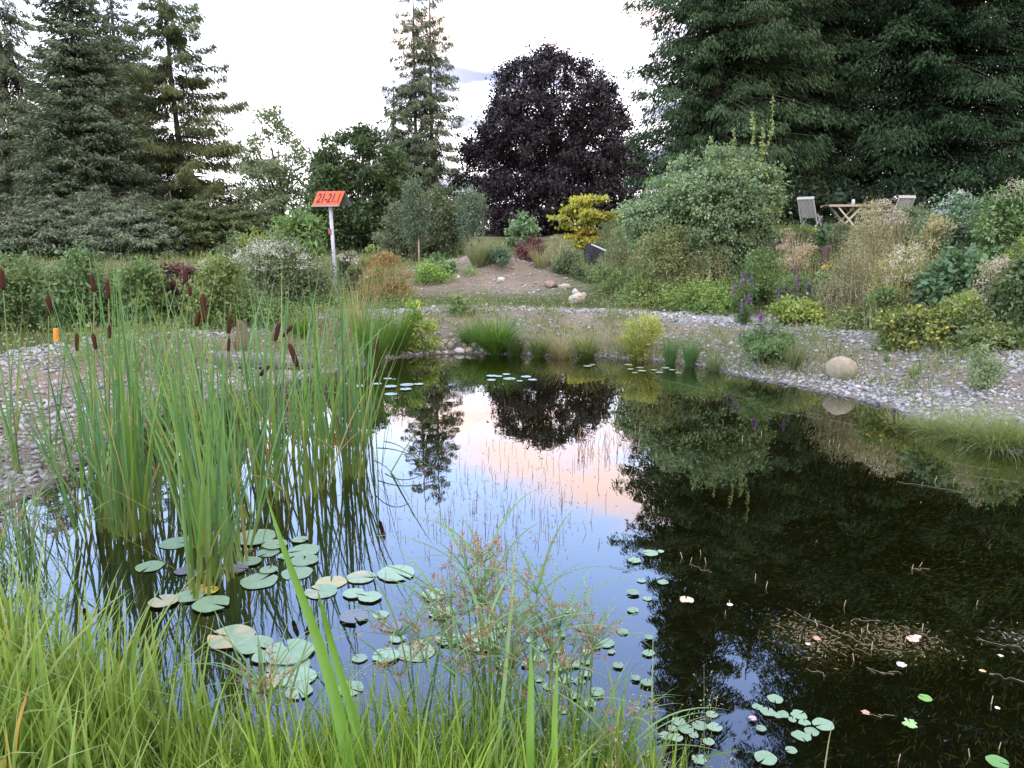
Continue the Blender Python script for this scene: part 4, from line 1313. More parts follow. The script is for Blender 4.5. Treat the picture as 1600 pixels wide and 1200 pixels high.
clump('bramble_bush', 'dark leafy bramble in the middle of the right bank', 'bush', 1490, 110, 392, 515, [(.03, .065, .028), (.09, .15, .07)], 7500, .10, seed=146, ratio=.65, nclump=100)
clump('bramble_bush', 'bramble at the right edge above the gravel', 'bush', 1588, 90, 400, 530, [(.04, .07, .03), (.11, .15, .06)], 6500, .085, seed=147, nclump=90)
clump('seeding_thistle', 'pale beige seeding clump near the right edge', 'bush', 1548, 84, 405, 525, [(.14, .14, .07), (.34, .31, .20)], 6200, .05, seed=148, ratio=.3, stems=(90, (.38, .33, .22), 1.1, .007), flowers=((.56, .50, .42), 46, .026, .035, (.4, .98)), nclump=100)
clump('yellowing_bush', 'low bush with bright yellow leaves beside the gravel at the right', 'bush', 1432, 100, 484, 540, [(.06, .09, .03), (.15, .17, .05), (.28, .25, .05, .14)], 3600, .06, seed=149, ratio=.6, nclump=40, shape='flat', lobes=[(-.7, .2, .6, .8), (.7, .3, .7, 1.2)])
clump('yellowing_bush', 'low green and yellow weeds between the loosestrife and the brown thicket', 'bush', 1250, 90, 470, 505, [(.08, .13, .03), (.24, .27, .06)], 3600, .065, seed=150, ratio=.6)
clump('low_weeds', 'dark green weeds at the gravel edge in the bottom of the right bank', 'plants', 1530, 120, 498, 548, [(.04, .07, .025), (.12, .15, .05)], 4800, .07, seed=151, shape='flat')
clump('low_weeds', 'green creeping weeds along the gravel below the arching rose', 'plants', 1110, 130, 445, 485, [(.07, .12, .03), (.17, .24, .06)], 5600, .055, seed=152, shape='flat')
clump('low_weeds', 'yellow-green weeds around the pink stonecrop', 'plants', 1010, 110, 440, 472, [(.08, .12, .03), (.20, .25, .07)], 4200, .05, seed=153, shape='flat')
clump('low_weeds', 'mixed weeds right of the pale rock heap', 'plants', 955, 70, 420, 458, [(.07, .11, .035), (.18, .22, .08)], 3000, .05, seed=154, shape='flat')
clump('low_weeds', 'sparse weeds in front of the thicket on the right bank', 'plants', 1340, 110, 480, 515, [(.08, .11, .035), (.19, .22, .08)], 3800, .05, seed=155, shape='flat')

for i, (px, wp, top, base, cc, lb) in enumerate([(1352, 44, 312, 412, DRYG, 'beige seeding stalks rising right in front of the garden table'), (1310, 40, 345, 405, SAGE, 'grey-green stalks below the crossed legs of the garden table'), (1250, 50, 352, 402, MIDG, 'green stalks at the left end of the mossy wall'), (1412, 50, 312, 430, SAGE, 'grey-green stalks hiding the foot of the right garden chair'), (1450, 60, 330, 450, DRYG, 'beige seeding stalks between the two dense green bushes of the right bank'), (1520, 60, 320, 430, SAGE, 'grey-green leafy stalks in front of the right edge bushes, upper'), (1440, 60, 420, 500, SAGE, 'grey-green stalks in front of the dark bramble'),
                                                 (1595, 60, 360, 460, YELG, 'yellow-green stalks at the right edge'), (1300, 60, 440, 495, SAGE, 'grey-green weeds between dark post and brown thicket'), (1380, 70, 450, 520, MIDG, 'green weeds low in the brown thicket'), (1500, 70, 460, 535, YELG, 'yellowish weeds low beside the yellowing bush'), (1240, 70, 430, 480, MIDG, 'green weeds behind the loosestrife row')]):
    clump('weed_stand', lb, 'bush', px, wp, top, base, cc, 3000, .06, seed=180 + i, nclump=50, ratio=.35, shape='vase', stems=(50, (.28, .26, .13), 1.1, .007), dr=-.1, group='mixed weeds on the right bank')
# purple loosestrife
def loosestrife(px, base, spikes, lab, seed, h=None, leafc=((.05, .09, .035), (.12, .19, .07))):
    p = on_ground(px, base)
    r = np.random.default_rng(seed)
    t = thing('purple_loosestrife', lab, 'plant', tuple(p), group='purple loosestrife plants')
    Y = p[1]
    lb, sb = MB(), MB()
    for (sx_, sy_, ly) in spikes:
        zt = zat(sy_, Y) - p[2]; xt = xat(sx_, Y, zt + p[2]) - p[0]
        zb_ = zat(sy_ + ly, Y) - p[2]
        dy_ = r.uniform(-.15, .15)
        pts = [(xt * .25, 0, -.03), (xt * .6, dy_ * .5, zt * .45), (xt, dy_, zb_), (xt, dy_, zt)]
        sb.tube(pts, [.006, .005, .004, .002], (.14, .12, .07), 4)
        n_ = 130
        tt = r.uniform(0, 1, n_)
        P = np.stack([np.full(n_, xt), np.full(n_, dy_), zb_ + (zt - zb_) * tt], 1)
        D = unit(np.stack([r.normal(0, 1, n_), r.normal(0, 1, n_), r.uniform(-.2, .6, n_)], 1))
        fb = MB()
        fb.leaves(P, D, unit(np.cross(D, UP)), .042 * (1.15 - .7 * tt), .026, mixcol((.30, .12, .42), (.56, .32, .68), r.uniform(0, 1, n_)))
        fb.build('flower_spike', PETAL, t)
    n_ = 260 * len(spikes)
    k = r.integers(0, len(spikes), n_)
    xt = np.array([xat(spikes[i][0], Y, 1) - p[0] for i in range(len(spikes))])[k]
    hz = np.array([zat(spikes[i][1] + spikes[i][2], Y) - p[2] for i in range(len(spikes))])[k]
    f = r.uniform(.02, 1, n_)
    P = np.stack([xt * (.25 + .75 * f) + r.normal(0, .035, n_), r.normal(0, .08, n_), hz * f], 1)
    a = r.uniform(0, 6.28, n_); D = unit(np.stack([np.cos(a), np.sin(a), r.uniform(0, .9, n_)], 1))
    lb.leaves(P, D, unit(np.cross(D, UP)), .085 * (1.2 - .5 * f), .018, mixcol(*leafc, r.uniform(0, 1, n_)))
    lb.build('leaves', LEAF, t)
    sb.build('stems', LEAF, t)


loosestrife(1158, 494, [(1147, 438, 22), (1157, 430, 18), (1166, 424, 14), (1177, 430, 16)], 'purple loosestrife left of the others, in front of the rose stems', 1)
loosestrife(1163, 505, [(1157, 468, 24), (1171, 458, 18), (1168, 462, 12)], 'low purple loosestrife nearest the gravel at the left of its row', 2)
loosestrife(1236, 500, [(1214, 446, 22), (1230, 448, 14), (1242, 446, 24), (1246, 430, 14), (1239, 414, 16)], 'many-spiked purple loosestrife in the middle of the row', 3)
loosestrife(1268, 498, [(1266, 440, 30), (1270, 450, 26), (1262, 455, 20)], 'dense purple loosestrife at the right end of the row', 4)
loosestrife(1200, 566, [(1160, 520, 14), (1206, 515, 12), (1187, 485, 16), (1222, 512, 1), (1180, 505, 1), (1215, 500, 1), (1235, 520, 1), (1195, 497, 1)], 'green loosestrife with few flowers growing on the gravel at the water edge', 5)
clump('waterside_herb', 'bushy green stalks on the right bank just above the waterline', 'plant', 1203, 86, 508, 572, [(.045, .085, .03), (.12, .19, .07)], 4800, .06, seed=160, ratio=.22, shape='vase', rc=.09)
clump('waterside_herb', 'tall wispy green plant on the gravel near the right edge', 'plant', 1534, 44, 538, 606, [(.08, .12, .055), (.19, .24, .12)], 1800, .05, seed=161, ratio=.3, rc=.07)
clump('yellow_iris', 'broad-leaved yellow-green plant on the far shore left of the big grass tuft', 'plant', 655, 62, 472, 548, [(.12, .18, .04), (.26, .32, .08), (.6, .5, .06, .02)], 2400, .09, seed=162, ratio=.35, rc=.08, dr=-.3)
clump('yellow_iris', 'yellow-green upright tuft standing on the far shore, centre right', 'plant', 1000, 60, 490, 560, [(.15, .19, .045), (.34, .34, .10)], 2600, .07, seed=163, ratio=.2, rc=.08, dr=-.8, shape='vase')
clump('small_shrub', 'small green plant on the earth above the big grass tuft', 'plant', 722, 40, 462, 492, [(.08, .12, .05), (.17, .23, .09)], 1200, .06, seed=164)

# ================================================================== grass tufts (individual) on the shore
def tuft(px, base, wpx, top, lab, cols, n, seed, bend=.9, width=.009, name='grass_tuft', group='grass tufts along the far shore', lean=.35):
    p = on_ground(px, base)
    r = np.random.default_rng(seed)
    s = (p[1] * CP + (EYE - p[2]) * SP) / FPX
    w_ = wpx * s / 2; H = zat(top, p[1]) - p[2]
    t = MB()
    rad = w_ * .24
    a = r.uniform(0, 6.28, n); q_ = np.sqrt(r.uniform(0, 1, n))
    B = np.stack([np.cos(a) * q_ * rad, np.sin(a) * q_ * rad * .7, np.zeros(n)], 1)
    B[:, 2] = gz(B[:, 0] + p[0], B[:, 1] + p[1]) - p[2] - .02
    az_ = a + r.normal(0, .5, n)
    le = r.uniform(.02, lean, n) + q_ * .22
    Ls = H * r.uniform(.45, 1.42, n)
    t.blades(B, Ls, az_, le, r.uniform(.3, 1.0, n) * bend, width * r.uniform(.6, 1.3, n), mixcol(cols[0], cols[1], r.uniform(0, 1, n)), seg=5, crease=False, tipc=cols[2] if len(cols) > 2 else None)
    o = tag(t.build(name, BLADE), lab, 'grass', group)
    o.location = tuple(p)
    return o


GT = [(.05, .11, .018), (.15, .26, .045)]
tuft(775, 552, 96, 490, 'large bright green overhanging grass tuft above the shore stones', GT, 1300, 1, bend=1.7, lean=.6)
tuft(735, 540, 50, 498, 'medium green grass tuft touching the left side of the largest tuft', GT, 480, 2, bend=1.4, lean=.5)
tuft(806, 558, 40, 526, 'low dark green grass tuft just right of the largest tuft', [(.05, .09, .025), (.12, .19, .05)], 420, 3)
tuft(842, 560, 46, 524, 'low green grass tuft on the far shore between two larger ones', [(.06, .10, .025), (.16, .22, .06)], 420, 4)
tuft(878, 562, 60, 508, 'straw-coloured drooping grass tuft on the far shore', [(.20, .19, .09), (.36, .31, .17)], 300, 5, bend=1.9, lean=.7)
tuft(915, 560, 56, 505, 'green grass tuft with straw blades on the far shore, right of centre', [(.08, .13, .035), (.20, .25, .08), (.36, .3, .15)], 380, 6, bend=1.7, lean=.6)
tuft(995, 562, 54, 500, 'yellowing grass tuft at the water on the far shore', [(.14, .18, .04), (.30, .31, .09)], 260, 7, bend=1.3, lean=.55)
tuft(1047, 574, 34, 528, 'fine bright green rush tuft in the shallow water, left one', [(.06, .13, .04), (.13, .24, .08)], 360, 8, bend=.25, lean=.18, width=.006)
tuft(1078, 576, 40, 532, 'fine bright green rush tuft in the shallow water, right one', [(.06, .13, .04), (.13, .24, .08)], 420, 9, bend=.25, lean=.18, width=.006)
tuft(1115, 583, 46, 550, 'sparse green rush tuft at the waterline below the bank', [(.08, .13, .05), (.18, .24, .10)], 260, 10, bend=.3, width=.006)
tuft(1240, 578, 40, 530, 'thin grass tuft behind the waterside herb on the bank', [(.10, .13, .06), (.22, .24, .12)], 200, 11)
tuft(618, 555, 66, 470, 'tall green grass tuft at the left end of the far shore', GT, 420, 12, bend=.8)
tuft(585, 572, 60, 480, 'upright grass tuft behind the right cattails', GT, 460, 13, bend=.4)
tuft(562, 530, 50, 446, 'tall dry straw grass tuft behind the cattails right of the sign foot', [(.22, .22, .10), (.42, .36, .20)], 260, 14, bend=.3, width=.008)
tuft(470, 528, 54, 490, 'short grass tuft on the path behind the cattails', GT, 300, 15)
tuft(715, 487, 44, 462, 'small green tuft on the earth bank', GT, 240, 16)
tuft(1085, 455, 40, 410, 'thin straw tuft below the arching rose', [(.26, .24, .12), (.44, .38, .24)], 160, 17, width=.006)
tuft(1205, 470, 50, 405, 'yellowish tall grass tuft among the loosestrife', [(.22, .24, .08), (.40, .38, .16)], 220, 18, width=.007)
tuft(845, 420, 60, 382, 'pale grass tuft on the slope by the red maple', [(.16, .17, .08), (.36, .32, .18)], 260, 19, width=.01)
tuft(748, 415, 70, 372, 'pale meadow grass tuft beyond the earth heap', [(.12, .15, .07), (.26, .26, .14)], 420, 20, width=.014)
tuft(1378, 545, 22, 518, 'tiny grass tuft sprouting from the pebbles on the right bank', GT, 70, 21, width=.005)
tuft(1428, 590, 24, 560, 'small grass tuft in the pebbles above the right shore grass', GT, 80, 22, width=.005)
tuft(1385, 565, 18, 545, 'tiny tuft between boulder and small grass tuft', GT, 60, 23, width=.005)
for i, (px, py, w_, top, lab) in enumerate([(1400, 676, 70, 640, 'loose grass tuft at the left end of the right shore grass'), (1450, 684, 90, 630, 'loose yellowish grass tuft in the right shore grass'), (1500, 690, 90, 615, 'tall fine grass tuft in the middle of the right shore grass'),
                                            (1555, 704, 96, 615, 'bright green dense tuft at the right end of the shore grass'), (1590, 700, 70, 630, 'green grass tuft cut by the right edge')]):
    tuft(px, py, w_, top, lab, [(.09, .14, .035), (.20, .27, .08), (.36, .36, .20)], 620, 30 + i, bend=1.6, width=.0045, lean=1.0, group='grass tufts on the right shore')

# ================================================================== stuff: meadow, creeping cover, distant grass
def scatter_cover():
    n = 210000
    X = rng.uniform(-16, 22, n); Y = rng.uniform(6, 40, n)
    vis = (np.abs(X) < 0.72 * Y + 1.0)
    sd = sdist(X, Y)
    g, cv = masks(X, Y, sd)
    P = np.stack([X, Y, 0 * X], -1)
    thin = np.clip(.55 + .6 * vnoise(P * 1.1, 61), 0, 1)
    wall = (X > 5.5) & (Y > WALL_Y - .35) & (Y < WALL_Y + .25)
    bk = (sd > .15) & (sd < 2.9) & (Y > 6) & (vnoise(P * 1.9, 71) > .25)
    keep = vis & (sd > .15) & ~wall & (rng.uniform(0, 1, n) < np.maximum(cv * np.maximum(thin, .35), np.where(bk, .55, .03)) * np.where(Y > 24, .55, 1.0))
    X, Y, sd = X[keep], Y[keep], sd[keep]
    n = len(X); Z = gz(X, Y, sd)
    print('cover', n)
    P = np.stack([X, Y, Z], 1)
    k = rng.uniform(0, 1, n) < .45
    m1 = MB()
    nz = np.clip(.5 + .5 * vnoise(P * .7, 62), 0, 1)
    C = mixcol((.065, .105, .03), (.19, .23, .07), np.clip(nz * .6 + rng.uniform(0, .4, n), 0, 1))
    B = P[k]
    dry = rng.uniform(0, 1, len(B)) < .22
    Cb = C[k]; Cb[dry] = (.32, .27, .15)
    m1.blades(B, rng.uniform(.08, .28, len(B)) * np.where(B[:, 1] > 22, 1.7, 1), rng.uniform(0, 6.28, len(B)), .15, rng.uniform(.4, 1.2, len(B)), np.where(B[:, 1] > 20, .014, .008), Cb, seg=3, crease=False)
    tag(m1.build('meadow_grass', BLADE), 'short green and straw grass covering the ground beyond the gravel path', 'grass', kind='stuff')
    m2 = MB()
    q = P[~k]; nn = len(q)
    q = np.repeat(q, 2, 0) + rng.normal(0, .07, (nn * 2, 3)) * [1, 1, 0] + UP * rng.uniform(.01, .16, (nn * 2, 1))
    D = unit(rng.normal(0, 1, (nn * 2, 3)) * [1, 1, .4] + UP * .25)
    m2.leaves(q, D, unit(np.cross(D, rng.normal(0, .5, (nn * 2, 3)) + UP)), rng.uniform(.03, .09, nn * 2), .03, np.repeat(C[~k], 2, 0) * rng.uniform(.7, 1.2, (nn * 2, 1)))
    tag(m2.build('creeping_weeds', LEAF), 'low leafy weeds creeping over the ground beyond the gravel path', 'ground cover', kind='stuff')


def bank_weeds():
    n = 110000
    X = rng.uniform(-7, 7, n); Y = rng.uniform(6, 17.5, n)
    sd = sdist(X, Y)
    P = np.stack([X, Y, 0 * X], -1)
    f = vnoise(P * 1.6, 71) + .35 * vnoise(P * 5, 72)
    keep = (sd > .05) & (sd < 3.2) & (f + rng.normal(0, .15, n) > -.02 + .28 * (X > 2.5)) & (np.abs(X) < .75 * Y + 1)
    X, Y = X[keep], Y[keep]; n = len(X); Z = gz(X, Y)
    print('bank weeds', n)
    mb = MB()
    C = mixcol((.07, .12, .03), (.20, .25, .075), rng.uniform(0, 1, n)); d = rng.uniform(0, 1, n) < .25; C[d] = (.33, .29, .17)
    mb.blades(np.stack([X, Y, Z], 1), rng.uniform(.06, .26, n), rng.uniform(0, 6.28, n), rng.uniform(.05, .7, n), rng.uniform(.3, 1.5, n), rng.uniform(.005, .012, n), C, seg=3, crease=False)
    tag(mb.build('bank_weeds', BLADE), 'patchy thin grass and weeds sprouting between the pebbles of the banks', 'grass', kind='stuff')


scatter_cover()
bank_weeds()

# ================================================================== CATTAILS
CAT = [(.070, .155, .055), (.165, .285, .105)]
def cattail(px, py, n, H, lab, seed, spread=.07, lean=.16, bend=.35, width=.014, head=None, dead=.12, land=False, group='cattails standing in the left shallows', az0=None, heads=None):
    p = on_ground(px, py) if land else on_plane(px, py, 0)
    r = np.random.default_rng(seed)
    n = max(5, int(n * .80)); width = width * 1.6; H = H * 1.13; lean = lean * 1.15
    t = thing('cattail', lab, 'cattail', (p[0], p[1], 0 if not land else p[2]), group=group)
    mb = MB()
    a = r.uniform(0, 6.28, n); q_ = np.sqrt(r.uniform(0, 1, n)) * spread
    B = np.stack([np.cos(a) * q_, np.sin(a) * q_, np.full(n, -.25 if not land else -.05)], 1)
    az_ = r.uniform(0, 6.28, n)
    col = mixcol(CAT[0], CAT[1], r.uniform(0, 1, n))
    yl = r.uniform(0, 1, n) < .25; col[yl] = col[yl] * np.array((1.25, 1.12, .6))
    bl = r.uniform(0, 1, n) < .25; col[bl] = col[bl] * np.array((.75, .85, 1.05))
    dd = r.uniform(0, 1, n) < dead
    col[dd] = np.array((.34, .28, .12)) * r.uniform(.7, 1.2, (dd.sum(), 1))
    le = np.abs(r.normal(0, lean * .85, n)) + .01
    hb = (H + (.25 if not land else .05)) * r.uniform(.70, 1.10, n)
    hb[dd] *= .7
    be = np.abs(r.normal(0, bend * .7, n)); kb = r.uniform(0, 1, n) < .10; be[kb] += r.uniform(.9, 1.9, kb.sum())
    be[dd] *= 2.2
    mb.blades(B, hb, az_, le, be, width * r.uniform(.7, 1.15, n), col, seg=9, crease=True, minw=.75)
    # straw-yellow sheaths at the foot
    V = np.concatenate(mb.V); C = np.concatenate(mb.C)
    f = np.clip(1 - (V[:, 2] + .02) / .38, 0, 1)[:, None] ** 1.5 * .55
    C = C * (1 - f) + np.array((.30, .32, .08)) * f
    tip = np.clip((V[:, 2] - H * .86) / (H * .25), 0, 1)[:, None] * .35
    C = C * (1 - tip) + np.array((.30, .28, .14)) * tip
    mb.V = [V]; mb.C = [C]
    mb.build('leaves', BLADE, t)
    for hd in (heads or ([head] if head else [])):
        hx0, hy0, hx1, hy1 = hd[:4]           # top and bottom of the brown head in the view
        wpx = hd[4] if len(hd) > 4 else 8.5
        Y = p[1]; bz = t.location.z
        ztp = zat(hy0, Y); zbt = zat(hy1, Y)
        T = np.array([xat(hx0, Y, ztp) - p[0], 0, ztp - bz]); Bm = np.array([xat(hx1, Y, zbt) - p[0], 0, zbt - bz])
        ax = unit(T - Bm)
        s = Y / FPX
        sb = MB()
        base = np.array([r.normal(0, .02), r.normal(0, .02), -.2])
        pts = [base, base * .5 + (Bm - ax * .5 * Bm[2]) * .5 * np.array([1, 1, 1]) + UP * 0, Bm, T, T + ax * .10]
        mid = (base + Bm) / 2; mid[0] = (base[0] * .7 + Bm[0] * .3)
        pts[1] = mid
        sb.tube(pts[:4], [.008, .006, .004, .003], (.15, .19, .07), 6)
        sb.tube([T, T + ax * .04, T + ax * .10], [.0035, .0025, .001], (.24, .19, .13), 5)
        so = sb.build('stem', LEAF, t, smooth=True)
        hb_ = MB()
        R_ = wpx * s * .5
        k = 9
        tt = np.linspace(0, 1, k)
        rad = R_ * np.array([.45, .88, 1, 1.0, 1, 1, .98, .9, .5])
        hb_.tube(Bm[None] + (T - Bm)[None] * tt[:, None], rad, (.060, .026, .018), 12)
        hb_.build('brown_head', VELVET, t, smooth=True)
    return t


# headed plants, left to right
cattail(28, 738, 9, 1.45, 'lone cattail on the left gravel bank with its head cut by the picture edge', 201, spread=.03, lean=.14, head=(1, 420, 5, 453, 9), land=True, width=.013)
cattail(84, 725, 10, 1.45, 'slim cattail on the left gravel bank with one upright head', 202, spread=.03, lean=.18, head=(77, 459, 76, 493), land=True, width=.013)
cattail(128, 752, 14, 1.25, 'cattail at the left waterline with a short head near the orange marker', 203, head=(121, 520, 121, 548, 7.5), spread=.06, lean=.22)
cattail(148, 832, 26, 1.45, 'front left cattail clump with a tilted head and yellow leaf foot', 204, heads=[(143, 428, 147, 456, 7), (145, 521, 150, 546, 6.5)], spread=.09, lean=.13)
cattail(176, 790, 20, 1.5, 'cattail behind the front left clump carrying two heads one above the other', 205, heads=[(168, 437, 170, 466, 7.5), (171, 508, 171, 529, 5.5)], spread=.09, lean=.12)
cattail(206, 836, 40, 1.62, 'densest cattail clump, tall and upright, second from the left in the water', 206, spread=.12, lean=.10, bend=.22)
cattail(236, 802, 26, 1.5, 'cattail clump just right of and behind the densest one', 207, spread=.10, lean=.13)
cattail(262, 690, 16, 1.35, 'yellowing cattail clump near the left shore behind the front ones', 208, spread=.09, dead=.45, heads=[(289, 420, 290, 442, 8), (296, 447, 297, 462, 6)])
cattail(300, 800, 18, 1.45, 'cattail with two side-by-side dark heads left of centre', 209, heads=[(317, 460, 318, 504, 9.5), (311, 487, 307, 510, 7.5)], spread=.08, lean=.14)
cattail(318, 928, 14, 1.15, 'nearest cattail clump, its foot between the orange and green lily pads', 210, spread=.07, lean=.24, width=.015)
cattail(344, 905, 26, 1.40, 'nearest tall cattail clump just right of the orange lily pad', 211, spread=.09, lean=.13, width=.016)
cattail(326, 858, 22, 1.3, 'splayed cattail clump leaning left behind the nearest one', 212, spread=.09, lean=.28)
cattail(372, 868, 20, 1.35, 'cattail clump fanning out right of the nearest one', 213, spread=.07, lean=.26)
cattail(352, 770, 20, 1.5, 'cattail with a tall head and a second one right beneath', 214, heads=[(359, 493, 357, 521, 7), (358, 528, 357, 549, 5)], spread=.1)
cattail(405, 760, 22, 1.4, 'cattail with a slightly tilted head above the grey log', 215, head=(436, 505, 430, 533, 7.5), spread=.1)
cattail(422, 740, 16, 1.3, 'cattail whose head points up right just beside the tilted one', 216, head=(456, 509, 442, 526, 6), spread=.1)
cattail(438, 775, 18, 1.4, 'cattail with the long head leaning to the left', 217, head=(452, 537, 465, 573, 8.5), spread=.09)
cattail(368, 745, 14, 1.2, 'cattail with the lowest head bent far over to the right', 218, head=(420, 572, 406, 587, 7), spread=.08, lean=.3)
cattail(482, 772, 26, 1.4, 'cattail clump in open water left of the rightmost ones', 219, spread=.10, lean=.14)
cattail(512, 735, 18, 1.38, 'slender cattail clump behind, second from the right', 220, spread=.09, lean=.12)
cattail(548, 747, 34, 1.5, 'dense cattail clump at the right end standing in the reflected sky', 221, spread=.11, lean=.12)
cattail(570, 690, 14, 1.35, 'rightmost cattail with a single head leaning right', 222, head=(590, 530, 584, 560, 7), spread=.07, lean=.12)
cattail(592, 735, 6, 1.0, 'few thin cattail leaves bending out over the water at the right end', 223, spread=.04, lean=.3)
for i, (a, b, n_, h_, lb) in enumerate([(296, 650, 22, 1.35, 'cattail clump near the shore behind the two dark heads'), (330, 665, 20, 1.3, 'cattail clump in the back row left of the log'), (368, 650, 20, 1.25, 'cattail clump right in front of the stump'),
                                        (402, 665, 20, 1.25, 'cattail clump in front of the left half of the grey log'), (440, 660, 20, 1.25, 'cattail clump in front of the right half of the grey log'), (478, 668, 20, 1.3, 'cattail clump at the right end of the grey log'),
                                        (520, 650, 20, 1.35, 'cattail clump in the back row near the far water'), (225, 720, 20, 1.45, 'cattail clump behind the densest one near the left shore'), (180, 715, 18, 1.35, 'cattail clump at the left waterline behind the front ones'),
                                        (270, 780, 16, 1.4, 'cattail clump between the densest one and the two dark heads'), (395, 810, 14, 1.3, 'thin cattail clump in the middle of the stand'), (455, 715, 14, 1.35, 'thin cattail clump left of the open water clump'), (505, 700, 14, 1.35, 'thin cattail clump behind the open water clump'), (560, 640, 14, 1.3, 'thin cattail clump in the far right back row')]):
    cattail(a, b, int(n_ * .72), h_ * 1.12, lb, 240 + i, spread=.09, lean=.16, dead=.14)
cattail(160, 690, 8, .7, 'broken brown cattail stalks at the left waterline', 270, dead=.95, spread=.08, lean=.5, bend=1.0)
cattail(250, 740, 9, .9, 'dead straw-coloured cattail leaves between the clumps', 271, dead=1.0, spread=.15, lean=.4, bend=1.0)
cattail(415, 700, 8, .8, 'dead straw cattail leaves low in the middle of the stand', 272, dead=1.0, spread=.2, lean=.5, bend=1.2)

# leaves that bent down onto the water
for i, (x0, y0, x1, y1, lb) in enumerate([(590, 700, 690, 742, 'bent cattail leaf lying out over the water at the upper right of the stand'), (585, 720, 640, 782, 'bent cattail leaf touching the water right of the stand'), (600, 690, 665, 735, 'thin bent leaf arching right over the reflected spruce')]):
    A = on_plane(x0, y0, .15); B = on_plane(x1, y1, .01)
    mb = MB(); tt = np.linspace(0, 1, 8)[:, None]
    C_ = A * (1 - tt) + B * tt + UP * (.25 * tt * (1 - tt))
    mb.tube(C_ - C_[0], np.linspace(.006, .002, 8), (.12, .19, .08), 4)
    tag(mb.build('fallen_cattail_leaf', BLADE), lb, 'leaf', 'bent leaves over the water').location = tuple(C_[0])

# ================================================================== LILY PADS
PG = (.185, .295, .190)
def pad_mesh(seed, ragged=0.0):
    r = np.random.default_rng(seed)
    n = 30
    a = np.linspace(.12, 2 * np.pi - .12, n)
    rad = 1 + .03 * np.sin(a * 5 + seed) + r.normal(0, .012, n)
    if ragged:
        rad = rad * (1 - ragged * np.clip(vnoise(np.stack([np.cos(a) * 2.4, np.sin(a) * 2.4, a * 0 + seed], 1), seed) + .2, 0, 1))
    e = .012 + .022 * np.clip(vnoise(np.stack([np.cos(a), np.sin(a), a * 0 + seed], 1), seed + 3), 0, 1)
    ring1 = np.stack([np.cos(a) * rad, np.sin(a) * rad, e], 1)
    ring2 = np.stack([np.cos(a) * rad * .93, np.sin(a) * rad * .93, e * .25], 1)
    ring3 = np.stack([np.cos(a) * rad * .5, np.sin(a) * rad * .5, 0 * a + .004], 1)
    V = np.concatenate([ring1, ring2, ring3, [[.03, 0, .0]]])
    F = []
    for i in range(n - 1):
        F += [[i, i + 1, n + i + 1, n + i], [n + i, n + i + 1, 2 * n + i + 1, 2 * n + i]]
    T = [[2 * n + i, 2 * n + i + 1, 3 * n] for i in range(n - 1)]
    return V, F, T


padk = [0]
def pad(px, py, wpx, lab, C=PG, ragged=0.0, group='lily pads floating on the pond', edge=None, name='lily_pad', cat='lily pad', notch=None, zl=None):
    p = on_plane(px, py, 0.0)
    k = padk[0]; padk[0] += 1
    s = (p[1] * CP + EYE * SP) / FPX
    R_ = wpx * s / 2
    V, F, T = pad_mesh(900 + k, ragged)
    r = np.random.default_rng(900 + k)
    a = r.uniform(0, 6.28) if notch is None else notch
    V = V * [R_, R_, max(R_, .04)]
    V = np.stack([V[:, 0] * math.cos(a) - V[:, 1] * math.sin(a), V[:, 0] * math.sin(a) + V[:, 1] * math.cos(a), V[:, 2]], 1)
    jit = 1 + r.normal(0, .08)
    Cc = np.tile(np.array(C) * jit, (len(V), 1))
    an = np.arctan2(V[:, 1], V[:, 0])
    Cc *= (1 + .07 * np.sin(an * 9))[:, None]
    if edge is not None:
        m = np.clip(vnoise(np.stack([np.cos(an), np.sin(an), an * 0], 1) * 1.2, k + 2) * 1.5, 0, 1) * (np.hypot(V[:, 0], V[:, 1]) > R_ * .45)
        Cc = Cc * (1 - m[:, None]) + np.array(edge) * m[:, None]
    mb = MB()
    mb.add(V, F, Cc)
    mb.T.append(np.array(T))
    o = mb.build(name, PADM, smooth=True)
    o.location = (p[0], p[1], (.003 + .0016 * (k % 7)) if zl is None else zl)
    return tag(o, lab, cat, group)


